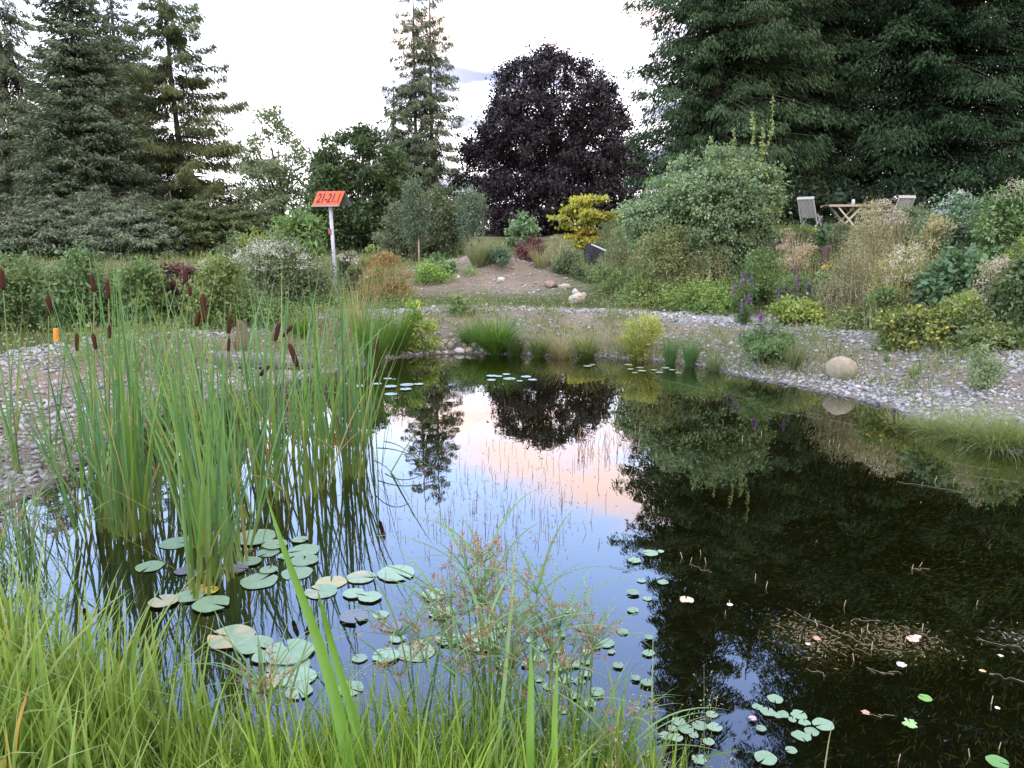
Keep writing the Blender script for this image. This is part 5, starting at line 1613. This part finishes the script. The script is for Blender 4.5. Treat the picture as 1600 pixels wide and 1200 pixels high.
PUR = (.13, .12, .17); YEL = (.42, .33, .06); PNK = (.42, .34, .24)
big = [(275, 849, 48, 'big pad left of the nearest cattails', PG), (234, 886, 42, 'pad alone at the left of the nearest cattails', PG), (288, 893, 30, 'purplish pad at the left foot of the nearest cattails', PUR), (308, 897, 24, 'small purplish pad touching the nearest cattail foot', PUR),
       (398, 841, 64, 'wide pad at the top left of the central pad group', PG), (469, 845, 25, 'small pad at the top right of the central pad group', PG), (430, 853, 38, 'pad just below the topmost wide one', PG), (419, 864, 34, 'pad under the two topmost ones', PG),
       (475, 861, 48, 'wide pad with a brown fleck at the upper right of the group', PG), (446, 870, 24, 'small pad wedged between two wide ones', PG), (475, 877, 44, 'wide pad right of centre in the upper group', PG), (391, 879, 34, 'pad above the purple one', PG),
       (371, 891, 32, 'dark purple pad right of the nearest cattail foot', PUR), (420, 893, 28, 'pad touching the top of the large oval one', PG), (464, 896, 48, 'pad crossed by the tall blade of grass', PG), (405, 909, 56, 'large oval pad in the middle below the upper group', PG),
       (305, 919, 26, 'orange-brown pad at the nearest cattail foot', (.45, .25, .08)), (327, 924, 28, 'yellow pad beside the orange-brown one', YEL), (297, 933, 44, 'green pad in front of the orange-brown one', PG), (330, 946, 56, 'large green pad in front of the yellow one', PG),
       (256, 942, 44, 'pale pinkish pad left of the green pair', (.26, .27, .19)), (517, 911, 48, 'pale yellow-green pad with a curled pink rim', (.28, .30, .15)), (502, 925, 50, 'green pad below the curled pink-rimmed one', PG), (564, 903, 44, 'bright green pad right of the pink-rimmed one', PG),
       (619, 897, 58, 'wide pad behind the reddish sedge heads', PG), (553, 929, 34, 'small pad below the bright green one', PG), (578, 935, 36, 'pad with reddish flecks near the sedge', PG), (553, 966, 44, 'submerged-looking lavender pad', (.13, .15, .20)),
       (595, 961, 26, 'small round pad right of the lavender one', PG), (611, 980, 34, 'ragged lavender pad near the sedge', PUR), (620, 999, 26, 'small pad beneath the ragged lavender one', PG), (361, 997, 72, 'very large pad with a pinkish torn corner at the lower left', PG),
       (398, 1010, 56, 'pad with a serrated edge right of the torn one', PG), (412, 1029, 36, 'pad below the serrated one', PG), (452, 1022, 76, 'very large pad behind the broad bright blade', PG), (452, 1042, 66, 'large pad partly under the very large one', PG),
       (412, 1068, 50, 'pale pad with a pink patch low at the left', (.22, .28, .16)), (466, 1060, 56, 'pad left of the broad blade foot', PG), (467, 1082, 42, 'lowest pad left of the broad blade', PG), (678, 930, 38, 'pad behind the middle sedge, upper', PG), (690, 958, 42, 'pad behind the middle sedge, lower', PG),
       (603, 1027, 42, 'pad left of the wide one behind the sedge stems', PG), (650, 1018, 62, 'wide notched pad behind the sedge stems', (.19, .27, .15)), (547, 1077, 42, 'pad between the bright grasses at the bottom', PG), (562, 1030, 24, 'small dull pad left of the sedge stems', PG),
       (766, 984, 54, 'wide pad right of the middle sedge', PG), (748, 1004, 62, 'wide pad in front of the one right of the middle sedge', PG), (700, 1000, 40, 'pad hidden among the sedge leaves', PG)]
for a in big:
    edge = (.42, .33, .22) if ('pink' in a[3] or 'torn' in a[3]) else None
    pad(a[0], a[1], a[2], 'floating lily pad: ' + a[3], a[4], edge=edge, group='large lily pads at the lower left')
cl1 = [(748, 935, 14), (891, 955, 20), (906, 982, 17), (971, 988, 22), (1013, 1022, 20), (967, 1042, 20), (993, 1062, 16), (1011, 1070, 20), (962, 1116, 14), (917, 1034, 20), (947, 1006, 26), (893, 1038, 30), (897, 1089, 22), (933, 1084, 24), (920, 1102, 22),
       (830, 1000, 20), (850, 1012, 24), (872, 1018, 22), (840, 1030, 22), (866, 1046, 26), (822, 1040, 18), (800, 1020, 22), (884, 1062, 24), (858, 1074, 20), (905, 1066, 18), (930, 1012, 18), (876, 994, 16), (915, 1056, 16), (785, 1040, 20), (880, 1110, 20), (842, 1062, 16), (955, 1020, 14)]
def place_word(a, lst):
    xs_ = sorted(q_[0] for q_ in lst); ys_ = sorted(q_[1] for q_ in lst)
    fx, fy = xs_.index(a[0]) / max(1, len(lst) - 1), ys_.index(a[1]) / max(1, len(lst) - 1)
    hx_ = ['far left', 'left', 'middle', 'right', 'far right'][min(4, int(fx * 5))]
    hy_ = ['top', 'upper', 'central', 'lower', 'bottom'][min(4, int(fy * 5))]
    return hy_ + ' ' + hx_


for a in cl1:
    pad(*a, 'small floating leaf at the %s of the patch right of the sedges' % place_word(a, cl1), (.16, .26, .15), ragged=random.choice([0, 0, .25, .4]), group='small floating leaves right of the sedges', name='floating_leaf', cat='floating leaf')
cl2 = [(991, 877, 20), (1016, 866, 24), (1032, 864, 12), (989, 928, 20), (1011, 936, 14), (1002, 908, 15), (1036, 911, 18), (989, 955, 18), (1014, 998, 14), (1040, 1153, 20), (1013, 1181, 18)]
for a in cl2:
    pad(*a, 'small floating leaf at the %s of the row along the dark tree reflection' % place_word(a, cl2), PG, ragged=random.choice([0, 0, .3]), group='floating leaves along the dark reflection', name='floating_leaf', cat='floating leaf')
cl3 = [(1211, 1093, 24), (1184, 1106, 18), (1200, 1114, 24), (1224, 1118, 20), (1248, 1120, 26), (1256, 1132, 20), (1286, 1136, 32), (1268, 1144, 22), (1252, 1152, 30), (1236, 1174, 18), (1196, 1187, 34), (1189, 1141, 16), (1238, 1128, 14), (1215, 1122, 14)]
for a in cl3:
    pad(*a, 'small floating leaf at the %s of the cluster below the reflected sky gap' % place_word(a, cl3), PG, ragged=random.choice([0, 0, .3]), group='floating leaves in the right cluster', name='floating_leaf', cat='floating leaf')
cl4 = [(1112, 1117, 18), (1093, 1135, 24), (1072, 1141, 24), (1060, 1130, 22), (1116, 1139, 24), (1057, 1156, 20), (1107, 1163, 18), (1092, 1187, 26), (1084, 1150, 16), (1050, 1140, 16)]
for a in cl4:
    pad(*a, 'small floating leaf at the %s of the cluster on the reflected tree tip' % place_word(a, cl4), PG, ragged=random.choice([0, 0, .3]), group='floating leaves at the reflected tree tip', name='floating_leaf', cat='floating leaf')
pad(1445, 1093, 20, 'single bright green floating leaf on the dark water, centre of the lower right', (.16, .36, .08), name='floating_leaf', cat='floating leaf', group=None)
pad(1422, 1133, 26, 'ragged pale green scrap of leaf on the dark water left below the bright single one', (.24, .40, .16), ragged=.7, name='floating_leaf', cat='floating leaf', group=None)
pad(1558, 1194, 32, 'green floating leaf cut by the bottom edge at the right', (.14, .32, .10), name='floating_leaf', cat='floating leaf', group=None)
pad(1176, 1126, 13, 'pinkish fallen leaf floating on the reflected sky gap', (.42, .30, .30), ragged=.3, name='fallen_leaf', cat='leaf', group=None)
pad(1072, 938, 24, 'ragged cream and pink leaf alone on the dark water', (.50, .42, .32), ragged=.6, name='fallen_leaf', cat='leaf', group=None)
far = [(606, 592, 14), (616, 593, 6), (636, 602, 22), (654, 601, 15), (634, 609, 18), (610, 605, 20), (611, 616, 20), (590, 600, 14), (545, 600, 14), (560, 604, 20)]
for a in far:
    pad(*a, 'far pad at the %s of the group by the reflected spruce' % place_word(a, far), (.26, .36, .33), group='far lily pads right of the cattails', name='lily_pad')
far2 = [(768, 588, 16), (779, 589, 12), (791, 586, 12), (796, 592, 20), (768, 594, 14), (822, 589, 16), (832, 594, 14), (812, 596, 10)]
for a in far2:
    pad(*a, 'far pad at the %s of the group over the reflected beech' % place_word(a, far2), (.26, .36, .33), group='far lily pads in the centre')
far3 = [(918, 573, 13), (926, 571, 9), (982, 570, 12), (985, 577, 10), (1000, 575, 12), (1003, 580, 13), (1022, 579, 10), (1030, 583, 12), (1050, 579, 10), (1040, 575, 12), (1060, 583, 10), (992, 583, 9)]
for a in far3:
    pad(*a, 'tiny far pad, %s of the string below the yellowing far tuft' % place_word(a, far3), (.26, .32, .20), group='far lily pads at the right')

# fallen leaves on the dark water
for (a, b, w_, C, lb) in [(1276, 999, 13, (.48, .28, .18), 'orange-brown leaf floating on the weedy dark water, left'), (1262, 1008, 8, (.62, .60, .55), 'small white petal beside the orange-brown floating leaf'), (1426, 1000, 22, (.60, .42, .34), 'pinkish curled leaf floating on the weeds at the right'),
                          (1434, 996, 12, (.62, .5, .45), 'paler scrap lying on the pinkish curled leaf'), (1408, 1040, 16, (.72, .72, .70), 'white pointed leaf on the dark water'), (1535, 1050, 10, (.62, .42, .20), 'small ochre leaf near the right edge'),
                          (1352, 1115, 13, (.40, .24, .16), 'brown leaf on the dark water above the bright green one'), (1563, 1026, 9, (.7, .66, .6), 'tiny white leaf at the right edge'), (1558, 1108, 8, (.7, .68, .64), 'tiny white petal below the ochre leaf'), (1140, 946, 10, (.66, .62, .58), 'small white scrap beside a pale spike')]:
    pad(a, b, w_, lb, C, ragged=.35, name='fallen_leaf', cat='leaf', group='fallen leaves on the dark water', zl=.006)
pad(917, 1027, 14, 'yellow fallen leaf on a floating leaf right of the sedges', (.62, .42, .14), ragged=.2, name='fallen_leaf', cat='leaf', group=None, zl=.03)

# pale milfoil spikes poking out
def spike_src():
    mb = MB()
    k = 15
    zz = np.linspace(-.03, .046, k)
    pts = np.stack([.004 * np.sin(zz * 30), 0 * zz, zz], 1)
    rad = np.where(np.arange(k) % 2 == 0, .0030, .0016); rad[-1] = .001
    mb.tube(pts, rad, (.40, .33, .23), 6)
    return mb.build('milfoil_spike', LEAF, smooth=True)


sp_px = [(1066, 872), (1079, 878), (1095, 867), (1103, 880), (1140, 946), (1133, 960), (1180, 905), (1197, 918), (1264, 965), (1277, 978), (1319, 947), (1347, 990), (1355, 985), (1334, 1032), (1362, 1015), (1414, 1003), (1441, 985), (1425, 890), (1437, 885), (1526, 945), (1549, 1100), (1561, 1170), (1515, 1182), (1404, 1190),
         (1076, 1128), (1000, 1003), (1070, 1178), (1172, 697), (1160, 688), (1190, 680), (1180, 672), (1295, 694), (1303, 690), (1310, 700), (1440, 758), (1461, 752), (1490, 754), (1352, 720), (1372, 722), (1380, 726), (1048, 707), (1130, 662)]
src = spike_src()
for i, (a, b) in enumerate(sp_px):
    p = on_plane(a, b, 0)
    o = src if i == 0 else src.copy()
    if i:
        COLL.objects.link(o)
    s_ = random.uniform(.6, 1.0) * (.9 if b > 800 else 1.1)
    o.location = (p[0], p[1], 0); o.scale = (s_ * (1 if b > 800 else .8),) * 2 + (s_,); o.rotation_euler = (random.uniform(-.25, .25), random.uniform(-.3, .3), random.uniform(0, 6))
    if b < 740:
        lb_ = 'far pale milfoil spike on the dark water, %s' % ('left group' if a < 1100 else 'group with the reflected flowers' if a < 1250 else 'middle group' if a < 1330 else 'right group')
    elif b > 1080:
        lb_ = 'pale water milfoil spike near the bottom edge, %s' % ('among the leaves at the reflected tree tip' if a < 1100 else 'in the lower right corner')
    else:
        lb_ = 'pale water milfoil spike %s' % ('at the left, just below the reflected rose' if b < 890 and a < 1200 else 'standing left of the weed mats' if a < 1220 else 'above the left brown weed mat' if a < 1340 and b < 980 else 'rising from the weed mats' if b > 960 else 'alone at the right over dark water')
    tag(o, lb_, 'water plant', 'milfoil spikes on the dark water')

# thread-like pondweed stuff in the open water and under the surface
def pondweed():
    r = np.random.default_rng(77)
    mb = MB()
    n = 620
    px = np.clip(r.normal(770, 85, n), 600, 1000); py = r.normal(790, 55, n) + (px - 770) * .02
    P = np.array([on_plane(a, b, 0) for a, b in zip(px, py)])
    a = r.uniform(0, 6.28, n)
    k = r.uniform(0, 1, n) < .42
    L = r.uniform(.01, .07, n)
    B = P + np.stack([np.cos(a) * L * .9, np.sin(a) * L * .9, r.uniform(.003, .012, n)], 1)
    B[k] = P[k] + np.stack([r.normal(0, .008, k.sum()), r.normal(0, .008, k.sum()), r.uniform(.02, .11, k.sum())], 1)
    mb.tubes(P - UP * .01, B, .0022, .0012, (.20, .12, .09), sides=3, seg=2)
    # same threads far out in the pink reflection
    n = 90
    P = np.array([on_plane(a_, b_, 0) for a_, b_ in zip(r.uniform(900, 1000, n), r.normal(700, 14, n))])
    B = P + np.stack([r.normal(0, .02, n), r.normal(0, .02, n), r.uniform(.02, .14, n)], 1)
    mb.tubes(P - UP * .01, B, .003, .0015, (.30, .20, .15), sides=3, seg=2)
    # floating stems on the dark side
    for (x0, y0, x1, y1) in [(1245, 958, 1350, 1008), (1330, 970, 1372, 968), (1345, 1008, 1410, 1020), (1310, 1005, 1360, 1020), (1075, 880, 1110, 895), (1424, 888, 1452, 892), (1360, 1116, 1392, 1117), (1540, 1050, 1600, 1066), (1360, 1048, 1410, 1052), (1440, 990, 1470, 1000),
                             (1520, 1000, 1590, 1010), (1260, 1046, 1290, 1054), (960, 886, 985, 893), (1400, 752, 1510, 770), (1000, 700, 1040, 694), (1500, 742, 1590, 752), (1480, 722, 1560, 735), (1020, 590, 1180, 625), (1200, 640, 1340, 664)]:
        A = on_plane(x0, y0, .004); B = on_plane(x1, y1, .004); tt = np.linspace(0, 1, 9)[:, None]
        C_ = A * (1 - tt) + B * tt + r.normal(0, .012, (9, 3)) * [1, 1, .1]
        mb.tube(C_, .0013, (.17, .14, .09), 4)
    tag(mb.build('pondweed', LEAF), 'brown thread-like pondweed tips and stems breaking the water surface', 'pondweed', kind='stuff')

    # submerged weed mats
    mb = MB(); n = 120000
    X = r.uniform(-2.8, 7.2, n); Y = r.uniform(1.9, 11.5, n)
    sd = sdist(X, Y)
    nz = vnoise(np.stack([X, Y, 0 * X], 1) * 1.1, 9)
    keep = (sd < -.12) & (np.abs(X) < .78 * Y + .6) & (nz + r.normal(0, .35, n) > -.35) & (X > -1.5 + .4 * r.normal(0, 1, n))
    X, Y, sd, nz = X[keep], Y[keep], sd[keep], nz[keep]; n = len(X)
    zt = -.05 - .36 * r.uniform(0, 1, n) ** 1.0 + .06 * nz
    zt = np.maximum(zt, gz(X, Y, sd) + .02); zt = np.minimum(zt, -.03)
    P = np.stack([X, Y, zt], 1)
    a = .6 + 1.1 * vnoise(P * .8, 12) + r.normal(0, .5, n)
    D = unit(np.stack([np.cos(a), np.sin(a), r.normal(.12, .25, n)], 1))
    C = mixcol((.075, .068, .024), (.19, .17, .062), r.uniform(0, 1, n) ** 1.4 )
    C = C * (.8 + .5 * np.clip(nz, 0, 1))[:, None]
    mb.leaves(P, D, unit(np.cross(D, r.normal(0, .4, (n, 3)) + UP)), r.uniform(.02, .08, n), r.uniform(.003, .008, n), C)
    tag(mb.build('underwater_weed', LEAF), 'olive-brown weed waving beneath the surface of the dark water', 'pondweed', kind='stuff')


pondweed()

# scum of weed surfacing on the dark water
def mat_patch(px, py, w_, h_, lab, seed, n, C0=(.07, .056, .025), C1=(.21, .17, .10)):
    r = np.random.default_rng(seed)
    p = on_plane(px, py, 0)
    s = (p[1] * CP + EYE * SP) / FPX
    q = on_plane(px, py - h_ / 2, 0)[1] - on_plane(px, py + h_ / 2, 0)[1]
    X = r.normal(0, w_ * s * .27, n); Y = r.normal(0, q * .27, n)
    P = np.stack([X, Y, r.uniform(-.05, .004, n)], 1)
    a = r.uniform(0, 6.28, n); D = np.stack([np.cos(a), np.sin(a), r.normal(0, .12, n)], 1)
    mb = MB(); mb.leaves(P, unit(D), unit(np.cross(D, UP)), r.uniform(.01, .045, n), .006, mixcol(C0, C1, r.uniform(0, 1, n)))
    o = tag(mb.build('floating_weed_mat', LEAF), lab, 'weed mat', 'mats of weed at the surface'); o.location = (p[0], p[1], 0)


mat_patch(1262, 996, 90, 60, 'brown weed mat with an orange leaf at the surface of the dark water', 1, 2600)
mat_patch(1400, 1000, 150, 50, 'long brown weed mat surfacing around the pinkish leaf', 2, 3600)
mat_patch(1590, 1000, 80, 50, 'grey weed mat at the surface by the right edge', 3, 700, C1=(.24, .25, .27))
mat_patch(1000, 660, 90, 110, 'speckled weed mat in the pink reflection right of the beech', 4, 1100, C0=(.10, .10, .07), C1=(.22, .22, .18))
mat_patch(60, 800, 150, 90, 'tangled grey-green weed mat at the left water edge', 5, 1800, C0=(.12, .14, .08), C1=(.34, .38, .26))

# ================================================================== NEAR BANK
IG = [(.075, .15, .022), (.21, .34, .060)]
def sedge(x, y, lab, seed, nst=6, hs=(.55, .85), name='galingale_sedge', spread=.05, leaf=18, zoff=-.1):
    """stems topped with long arching bracts and reddish star-like spikelets"""
    r = np.random.default_rng(seed)
    z = g1(x, y)
    z = max(z, -.15)
    t = thing(name, lab, 'sedge', (x, y, z), group='reddish flowering sedges in the foreground')
    st, br = MB(), MB()
    for i in range(nst):
        h = r.uniform(*hs); a = r.uniform(0, 6.28); ln_ = r.uniform(.03, .28) * h
        b = np.array([r.normal(0, spread), r.normal(0, spread), -.05])
        tp = np.array([b[0] + math.cos(a) * ln_, b[1] + math.sin(a) * ln_, h])
        mid = (b + tp) / 2 - np.array([math.cos(a), math.sin(a), 0]) * ln_ * .18
        st.tube([b, (b * 2 + mid) / 3, mid, (mid + tp) / 2 + [0, 0, .0], tp], [.0055, .005, .0044, .0036, .003], (.15, .26, .08), 5)
        nb = r.integers(4, 8)
        az_ = r.uniform(0, 6.28) + np.arange(nb) * 6.28 / nb + r.normal(0, .3, nb)
        br.blades(np.tile(tp, (nb, 1)), r.uniform(.22, .48, nb), az_, r.uniform(.45, .9, nb), r.uniform(.8, 1.5, nb), .0105, np.array((.15, .26, .10)) * r.uniform(.8, 1.25, (nb, 1)), seg=9)
        nr = r.integers(6, 11)
        az_ = r.uniform(0, 6.28, nr); el = r.uniform(.35, 1.3, nr); l_ = r.uniform(.05, .19, nr)
        D = np.stack([np.cos(az_) * np.cos(el), np.sin(az_) * np.cos(el), np.sin(el)], 1)
        E = tp + D * l_[:, None]
        st.tubes(np.tile(tp, (nr, 1)), E, .0011, .0007, (.17, .24, .09), sides=3)
        fl = MB()
        for s_ in (0, .7):
            n_ = nr
            C0 = tp + D * (l_ * (1 - s_ * .35))[:, None] + (r.normal(0, .012, (nr, 3)) if s_ else 0)
            kk = 8
            P = np.repeat(C0, kk, 0) + r.normal(0, .003, (nr * kk, 3))
            DD = unit(r.normal(0, 1, (nr * kk, 3)) + np.repeat(D, kk, 0) * .8)
            fl.leaves(P, DD, unit(np.cross(DD, r.normal(0, 1, P.shape))), r.uniform(.012, .028, nr * kk), .0042, mixcol((.24, .12, .075), (.46, .30, .20), r.uniform(0, 1, nr * kk)))
        fl.build('flower_cluster', PETAL, t)
    n_ = leaf
    if n_:
        B = r.normal(0, spread, (n_, 3)) * [1, 1, 0] - UP * .03
        br.blades(B, r.uniform(.45, .95, n_), r.uniform(0, 6.28, n_), r.uniform(.05, .3, n_), r.uniform(.7, 1.7, n_), .0115, mixcol((.10, .18, .06), (.19, .30, .12), r.uniform(0, 1, n_)), seg=10)
    st.build('stems', BLADE, t, smooth=True); br.build('leaves', BLADE, t)


for i, (x, y, ns, hs, lb) in enumerate([
        (-.33, 2.60, 6, (.50, .78), 'flowering sedge with arching leaves right of the broad bright blade'),
        (-.18, 2.45, 6, (.45, .72), 'flowering sedge low in the foreground, left of centre'),
        (-.02, 2.62, 8, (.55, .90), 'tall flowering sedge with red-brown stars in the middle foreground'),
        (.13, 2.48, 7, (.45, .72), 'flowering sedge just right of the tallest one'),
        (.24, 2.66, 6, (.5, .74), 'flowering sedge whose leaves arch out over the floating leaves'),
        (-.10, 2.78, 5, (.6, .86), 'thin flowering sedge behind the tallest one'),
        (-.85, 2.52, 4, (.35, .55), 'short flowering sedge left of the broad bright blade'),
        (.42, 2.42, 4, (.25, .45), 'short flowering sedge at the right end of the foreground grasses')]):
    sedge(x, y, lb, 300 + i, ns, hs)
sedge(-2.9, 4.2, 'spent sedge on the left bank beside the weed mat', 320, 4, (.3, .5), leaf=26, spread=.15)
sedge(-3.35, 4.6, 'spent sedge at the left picture edge above the tall grass', 321, 4, (.3, .5), leaf=26, spread=.15)


def blade_thing(pts, w_, C, lab, name='iris_leaf', group=None, C2=None):
    """one long strap leaf through the given points"""
    P = np.array(pts, float)
    k = 16
    tt = np.linspace(0, 1, k); src_ = np.linspace(0, 1, len(P))
    # quadratic smoothing of the polyline
    Q = np.stack([np.interp(tt, src_, P[:, i]) for i in range(3)], 1)
    for _ in range(3):
        Q[1:-1] = (Q[:-2] + 2 * Q[1:-1] + Q[2:]) / 4
    T = unit(np.gradient(Q, axis=0)); side = unit(np.cross(T, np.array([0.1, 1, .35]))); nrm = np.cross(side, T)
    ww = w_ * (1 - tt ** 3) * np.minimum(1, .75 + tt)
    V = np.stack([Q - side * ww[:, None] / 2, Q + nrm * ww[:, None] * .24, Q + side * ww[:, None] / 2], 1)
    idx = np.arange(k * 3).reshape(k, 3)
    F = np.concatenate([np.stack([idx[:-1, j], idx[:-1, j + 1], idx[1:, j + 1], idx[1:, j]], -1) for j in (0, 1)])
    C = np.asarray(C, float)
    cc = np.tile(C, (k * 3, 1))
    if C2 is not None:
        f = np.repeat(tt ** 2, 3)[:, None]; cc = cc * (1 - f) + np.array(C2) * f
    mb = MB(); mb.add((V - Q[0]).reshape(-1, 3), F, cc)
    o = tag(mb.build(name, BLADE, smooth=True), lab, 'leaf', group); o.location = tuple(Q[0])


def pt(px, py, Y):
    z_ = zat(py, Y)
    return (xat(px, Y, z_), Y, z_)


blade_thing([pt(552, 1240, 2.0), pt(532, 1120, 2.08), pt(498, 1000, 2.2), pt(466, 920, 2.3), pt(440, 850, 2.4), pt(415, 770, 2.5)], .050, (.115, .23, .025), 'broad bright green strap leaf rising tall in the foreground, left of centre', group='broad single leaves in the foreground')
blade_thing([pt(575, 1230, 2.1), pt(560, 1150, 2.15), pt(530, 1050, 2.25), pt(505, 960, 2.3), pt(496, 920, 2.35)], .036, (.14, .27, .035), 'second broad leaf just right of the tallest one', group='broad single leaves in the foreground')
blade_thing([pt(770, 1230, 2.2), pt(785, 1100, 2.3), pt(796, 980, 2.45), pt(803, 900, 2.55), pt(806, 838, 2.6)], .014, (.20, .32, .10), 'straight pale green stalk standing above the middle sedges', group='broad single leaves in the foreground', C2=(.30, .36, .18))
blade_thing([pt(830, 1230, 2.05), pt(828, 1150, 2.1), pt(830, 1070, 2.2), pt(829, 1000, 2.3)], .026, (.13, .26, .03), 'short broad upright leaf right of the middle sedges', group='broad single leaves in the foreground')
blade_thing([pt(868, 1230, 2.05), pt(866, 1150, 2.1), pt(868, 1090, 2.2), pt(872, 1020, 2.3)], .020, (.13, .26, .03), 'short upright leaf at the right of the foreground stand', group='broad single leaves in the foreground')
blade_thing([pt(20, 1225, 1.9), pt(24, 1150, 1.95), pt(34, 1110, 2.0), pt(48, 1064, 2.05)], .016, (.52, .34, .07), 'yellow-orange dying leaf in the tall grass at the lower left', group='broad single leaves in the foreground', C2=(.36, .18, .05))
blade_thing([pt(-2, 1225, 1.9), pt(6, 1190, 1.9), pt(10, 1160, 1.95), pt(2, 1120, 2.0)], .02, (.50, .42, .12), 'yellow leaf tip at the bottom left corner', group='broad single leaves in the foreground')
blade_thing([pt(1010, 1240, 2.25), pt(1030, 1190, 2.3), pt(1048, 1140, 2.4), pt(1054, 1110, 2.45)], .008, (.20, .28, .09), 'thin leaf rising over the cluster of floating leaves at the right', group='broad single leaves in the foreground')
blade_thing([pt(1285, 1230, 2.3), pt(1290, 1190, 2.35), pt(1296, 1150, 2.4), pt(1304, 1118, 2.45)], .006, (.26, .28, .14), 'thin seeding grass stalk over the right cluster of floating leaves', group='broad single leaves in the foreground')
blade_thing([pt(1098, 1184, 2.5), pt(1125, 1177, 2.5), pt(1160, 1171, 2.5)], .014, (.16, .30, .07), 'short green leaf lying level over the water at the bottom', group='broad single leaves in the foreground')

# the grass masses themselves
def near_grass():
    r = np.random.default_rng(9)
    mb = MB()
    # tall strap-leaved grass, lower left
    n = 4200
    X = r.uniform(-3.3, -.95, n); Y = r.uniform(1.55, 3.3, n)
    lim = np.interp(X, [-3.3, -2.4, -1.9, -1.4, -1.05, -.9], [3.7, 3.2, 2.9, 2.65, 2.45, 2.1])
    k = (Y < lim) & (np.abs(X) < .8 * Y + .35)
    X, Y = X[k], Y[k]; n = len(X)
    Z = np.maximum(gz(X, Y), -.06)
    H = r.uniform(.38, .95, n) * np.interp(X, [-3, -1.6, -1.0], [1.0, .95, .7])
    C = mixcol(IG[0], IG[1], r.uniform(0, 1, n)); dd = r.uniform(0, 1, n) < .05; C[dd] = (.5, .42, .14)
    mb.blades(np.stack([X, Y, Z - .03], 1), H, r.uniform(0, 6.28, n), np.abs(r.normal(0, .14, n)), np.abs(r.normal(.45, .4, n)), r.uniform(.008, .030, n), C, seg=8, tipc=(.25, .33, .09))
    # finer understorey
    n = 12500
    X = r.uniform(-3.3, .95, n); Y = r.uniform(1.55, 3.0, n)
    lim = np.interp(X, [-3.3, -2.4, -1.9, -1.3, -.9, 0, .5, .9], [3.6, 3.1, 2.8, 2.5, 2.47, 2.45, 2.35, 2.1])
    k = (Y < lim) & (np.abs(X) < .8 * Y + .35)
    X, Y = X[k], Y[k]; n = len(X)
    Z = np.maximum(gz(X, Y), -.06)
    H = r.uniform(.22, .68, n) * np.interp(X, [-3, -1.4, -1.0, -.4, .3, .6, .9], [1.0, .85, .78, 1.0, .85, .6, .35])
    C = mixcol((.09, .17, .025), (.25, .36, .07), r.uniform(0, 1, n)); dd = r.uniform(0, 1, n) < .05; C[dd] = (.42, .36, .16)
    mb.blades(np.stack([X, Y, Z - .03], 1), H, r.uniform(0, 6.28, n), np.abs(r.normal(0, .2, n)), np.abs(r.normal(.6, .45, n)), r.uniform(.005, .013, n), C, seg=6)
    # thicker bright blades along the lower edge
    n = 1500
    X = r.uniform(-1.0, .62, n); Y = r.uniform(1.9, 2.42, n)
    Z = np.maximum(gz(X, Y), -.06)
    H = r.uniform(.26, .66, n) * np.interp(X, [-1, -.8, 0, .4, .62], [.8, 1.0, 1.0, .85, .5])
    mb.blades(np.stack([X, Y, Z - .03], 1), H, r.uniform(0, 6.28, n), np.abs(r.normal(0, .16, n)), np.abs(r.normal(.3, .35, n)), r.uniform(.008, .018, n), mixcol((.12, .22, .025), (.28, .39, .065), r.uniform(0, 1, n)), seg=7)
    tag(mb.build('bank_grass', BLADE), 'bright green long grass crowding the near bank in the foreground', 'grass', kind='stuff')
    # flowering panicles: small pale spikelets on hair-thin stalks
    mb = MB(); n = 70
    X = r.uniform(-1.3, .75, n); Y = r.uniform(2.1, 2.5, n); Z = np.maximum(gz(X, Y), 0)
    A = np.stack([X, Y, Z], 1); B = A + np.stack([r.normal(0, .06, n), r.normal(0, .05, n), r.uniform(.28, .55, n)], 1)
    mb.tubes(A, B, .0012, .0006, (.26, .30, .12), sides=3)
    f = r.uniform(.55, 1, (n, 16)); i_ = np.repeat(np.arange(n), 16); f = f.ravel()
    P = A[i_] * (1 - f[:, None]) + B[i_] * f[:, None]
    D = unit(r.normal(0, 1, P.shape) * [1, 1, .3] + UP * .25); l_ = r.uniform(.008, .045, len(P))
    E = P + D * l_[:, None]
    mb.leaves(E, D, unit(np.cross(D, r.normal(0, 1, P.shape))), r.uniform(.008, .015, len(P)), .003, mixcol((.34, .34, .18), (.52, .50, .34), r.uniform(0, 1, len(P))))
    tag(mb.build('seeding_grass', BLADE), 'fine pale seed heads of grass above the foreground bank', 'grass', kind='stuff')
    # left waterside sedges, drooping and grey-green
    mb = MB(); n = 1500
    X = r.uniform(-4.6, -2.1, n); Y = r.uniform(3.2, 5.4, n)
    sd = sdist(X, Y); k = (sd > -.25); X, Y, sd = X[k], Y[k], sd[k]; n = len(X)
    Z = np.maximum(gz(X, Y, sd), -.05)
    mb.blades(np.stack([X, Y, Z], 1), r.uniform(.25, .8, n), r.uniform(0, 6.28, n), r.uniform(.05, .5, n), r.uniform(.5, 1.7, n), r.uniform(.004, .009, n), mixcol((.10, .15, .06), (.24, .30, .16), r.uniform(0, 1, n)), seg=7)
    tag(mb.build('bank_sedge', BLADE), 'drooping grey-green sedge leaves along the left water edge', 'grass', kind='stuff')


near_grass()
